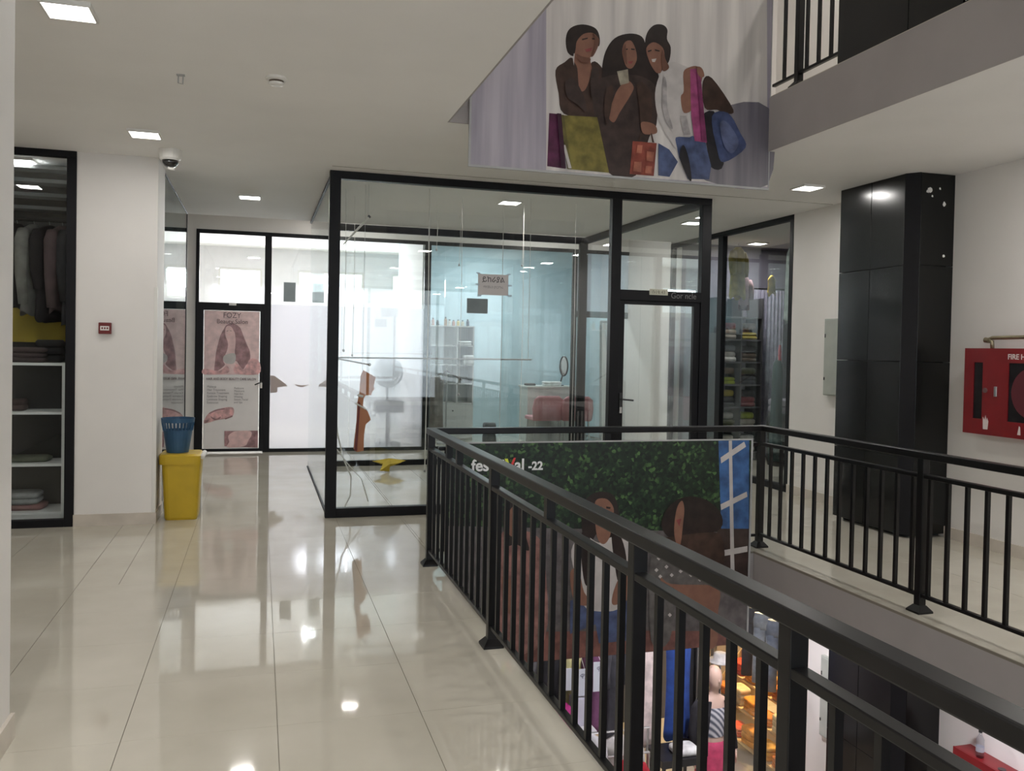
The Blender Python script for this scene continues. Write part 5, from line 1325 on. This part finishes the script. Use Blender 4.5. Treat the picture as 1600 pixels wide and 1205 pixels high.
MB().tube([(mx, my - 0.098, Z + 1.68), (mx, my - 0.115, Z + 1.655), (mx, my - 0.10, Z + 1.645)], [0.006, 0.011, 0.006], 6).make('nose', SKINM, t, smooth=True)
BKF = fabric('cardigan', (0.02, 0.019, 0.024))
for sx in (-1, 1):
    MB().tube([(mx + sx * 0.165, my, Z + 1.41), (mx + sx * 0.205, my + 0.01, Z + 1.34), (mx + sx * 0.235, my + 0.02, Z + 1.1), (mx + sx * 0.25, my - 0.03, Z + 0.88)], [0.05, 0.056, 0.048, 0.04], 12).make('sleeve', BKF, t, smooth=True)
    hd = MB()
    hx, hy, hz = mx + sx * 0.253, my - 0.035, Z + 0.87
    hd.loft([(hz - 0.085, hx, hy - 0.01, 0.016, 0.034), (hz - 0.04, hx, hy - 0.005, 0.018, 0.036), (hz + 0.02, hx, hy, 0.022, 0.026)], 10)
    for q in range(4):
        hd.tube([(hx, hy - 0.036 + 0.018 * q, hz - 0.08), (hx - sx * 0.006, hy - 0.04 + 0.018 * q, hz - 0.12), (hx - sx * 0.018, hy - 0.042 + 0.018 * q, hz - 0.15 + 0.012 * abs(q - 1.4))], [0.0085, 0.008, 0.006], 6)
    hd.tube([(hx, hy - 0.03, hz - 0.03), (hx - sx * 0.012, hy - 0.055, hz - 0.06), (hx - sx * 0.016, hy - 0.058, hz - 0.085)], [0.01, 0.009, 0.007], 6)
    hd.make('hand', SKINM, t, smooth=True)
    fp = MB()
    rg = []
    for z, x0, x1, fy in ((1.44, 0.075, 0.17, 0.09), (1.30, 0.105, 0.19, 0.12), (1.1, 0.125, 0.18, 0.12), (0.88, 0.135, 0.21, 0.14)):
        rg.append([(mx + sx * x0, my - fy - 0.005, Z + z), (mx + sx * x1, my - fy * 0.55, Z + z), (mx + sx * (x1 + 0.005), my + fy * 0.55, Z + z), (mx + sx * 0.02, my + fy + 0.01, Z + z), (mx + sx * 0.02, my + fy, Z + z), (mx + sx * (x1 - 0.012), my + fy * 0.5, Z + z), (mx + sx * (x1 - 0.012), my - fy * 0.5, Z + z), (mx + sx * x0, my - fy + 0.005, Z + z)])
    fp.rings(rg)
    fp.make('cardigan_panel', BKF, t)
MB().loft([(Z + 1.05, mx, my, 0.132, 0.102), (Z + 1.20, mx, my, 0.148, 0.118), (Z + 1.32, mx, my - 0.004, 0.172, 0.118), (Z + 1.37, mx, my - 0.004, 0.168, 0.105)], 24, cap=False).make('striped_top', stripes('striped_knit', (0.10, 0.11, 0.15), (0.62, 0.62, 0.66), 9.0, 'DIAGONAL', 0.8, 0.5), t, smooth=True)
MB().loft([(Z + 0.35, mx, my, 0.22, 0.17), (Z + 0.60, mx, my, 0.20, 0.15), (Z + 0.90, mx, my, 0.178, 0.128), (Z + 1.0, mx, my, 0.150, 0.108)], 24).make('skirt', fabric('skirt_pink', (0.52, 0.06, 0.14)), t, smooth=True)
MB().tube([(mx, my, Z + 0.02), (mx, my, Z + 0.36)], 0.02, 8).make('pole', STEEL, t)
disc_sections((mx, my, LF), [(0, 0.17), (0.02, 0.17)]).make('base', STEEL, t)
t = thing('hat_stand', (5.05, 8.62, LF), 'tall thin stand carrying a white hat behind the mannequin', 'stand')
MB().tube([(5.05, 8.62, LF + 0.02), (5.05, 8.62, -1.90)], 0.012, 8).make('pole', STEEL, t)
disc_sections((5.05, 8.62, LF), [(0, 0.14), (0.02, 0.14)]).make('base', STEEL, t)
t = thing('hat', (5.05, 8.62, -1.90), 'white brimmed hat on the thin stand behind the mannequin', 'hat')
disc_sections((5.05, 8.62, -1.90), [(0, 0.145), (0.012, 0.14), (0.02, 0.085), (0.09, 0.075), (0.10, 0.05)]).make('felt', fabric('hat_white', (0.62, 0.60, 0.58)), t, smooth=True)

# ---- lower right shop: jeans and orange garments
t = thing('jeans_rail', (6.3, 9.6, -1.72), 'steel rail of jeans inside the lower right shop', 'clothes rail')
MB().tube([(6.30, 8.75, -1.72), (6.30, 10.2, -1.72)], 0.012, 8).make('bar', STEEL, t)
for y in (8.77, 10.18):
    MB().tube([(6.30, y, -1.72), (6.30, y, LC)], 0.012, 8).make('hanger_rod', STEEL, t)
def jeans(y, m, label, rot):
    t = thing('jeans', (6.30, y, -1.74), label, 'jeans', 'jeans on the lower rail')
    t.rotation_euler.z = rot
    L = Vector((6.30, y, -1.74))
    MB().loft([(L.z - 0.22, L.x, L.y, 0.15, 0.06), (L.z - 0.10, L.x, L.y, 0.155, 0.06), (L.z - 0.02, L.x, L.y, 0.135, 0.05)], 18).make('hip', m, t, smooth=True)
    for sx in (-1, 1):
        MB().loft([(L.z - 0.92, L.x + sx * 0.085, L.y, 0.07, 0.035), (L.z - 0.55, L.x + sx * 0.08, L.y, 0.07, 0.045), (L.z - 0.2, L.x + sx * 0.072, L.y, 0.075, 0.055)], 14).make('leg', m, t, smooth=True)
    MB().loft([(L.z - 0.05, L.x, L.y, 0.142, 0.055), (L.z - 0.015, L.x, L.y, 0.14, 0.054)], 18).make('waistband', m, t)
    MB().tube([L + Vector((-0.05, 0, -0.02)), L + Vector((0, 0, 0.015)), L + Vector((0.05, 0, -0.02))], 0.004, 6).make('hanger', STEEL, t)
jeans(9.92, fabric('denim_dark', (0.04, 0.05, 0.08)), 'dark denim jeans at the far end of the lower rail', -0.55)
jeans(9.66, fabric('denim_light', (0.36, 0.43, 0.56)), 'pale blue denim jeans in the middle of the lower rail', -0.55)
jeans(9.36, fabric('denim_mid', (0.26, 0.32, 0.45)), 'mid blue denim jeans right of the pale pair', -0.55)
jeans(9.05, fabric('denim_black', (0.03, 0.03, 0.04)), 'black denim jeans at the near end of the lower rail', -0.55)
t = thing('display_steps', (6.7, 9.8, LF), 'stepped display stand of orange garments in the lower right shop', 'display stand')
STP = mat('display_board', (0.55, 0.40, 0.22), 0.5)
for k in range(4):
    z = LF + 0.12 + 0.26 * k
    box('shelf', (6.05 + 0.22 * k, 6.27 + 0.22 * k + 0.04, 8.80, 10.9, z, z + 0.025), STP, t)
for y in (8.78, 10.9):
    MB().prism([(6.05, LF), (7.0, LF), (7.0, LF + 1.0), (6.75, LF + 0.95), (6.05, LF + 0.14)], 'y', y, y + 0.02).make('side_panel', STP, t)
ocs = [('orange', (0.62, 0.20, 0.03)), ('amber', (0.66, 0.36, 0.06)), ('tangerine', (0.70, 0.28, 0.04)), ('red', (0.55, 0.06, 0.03)), ('cream', (0.66, 0.54, 0.34)), ('rust', (0.45, 0.13, 0.03))]
rows = ['lowest', 'second', 'third', 'top']
for k in range(4):
    z = LF + 0.12 + 0.26 * k + 0.025
    for j in range(6):
        nm, c = ocs[(k * 2 + j * (1 + k % 2)) % 6] if k < 3 else [('pink', (0.55, 0.30, 0.36)), ('sky', (0.40, 0.48, 0.56)), ('white', (0.66, 0.62, 0.55))][j % 3]
        folded('folded_garment', (6.17 + 0.22 * k, 9.0 + 0.34 * j, z), 0.20, 0.29, 0.12 + 0.05 * ((j + k) % 3), fabric('disp_' + nm, c),
               '%s folded garment %s from the near end on the %s step of the display stand' % (nm, ['first', 'second', 'third', 'fourth', 'fifth', 'sixth'][j], rows[k]), rot=0.1 * ((j % 3) - 1), seed=100 + k * 6 + j, layers=3, group='garments on the display steps')
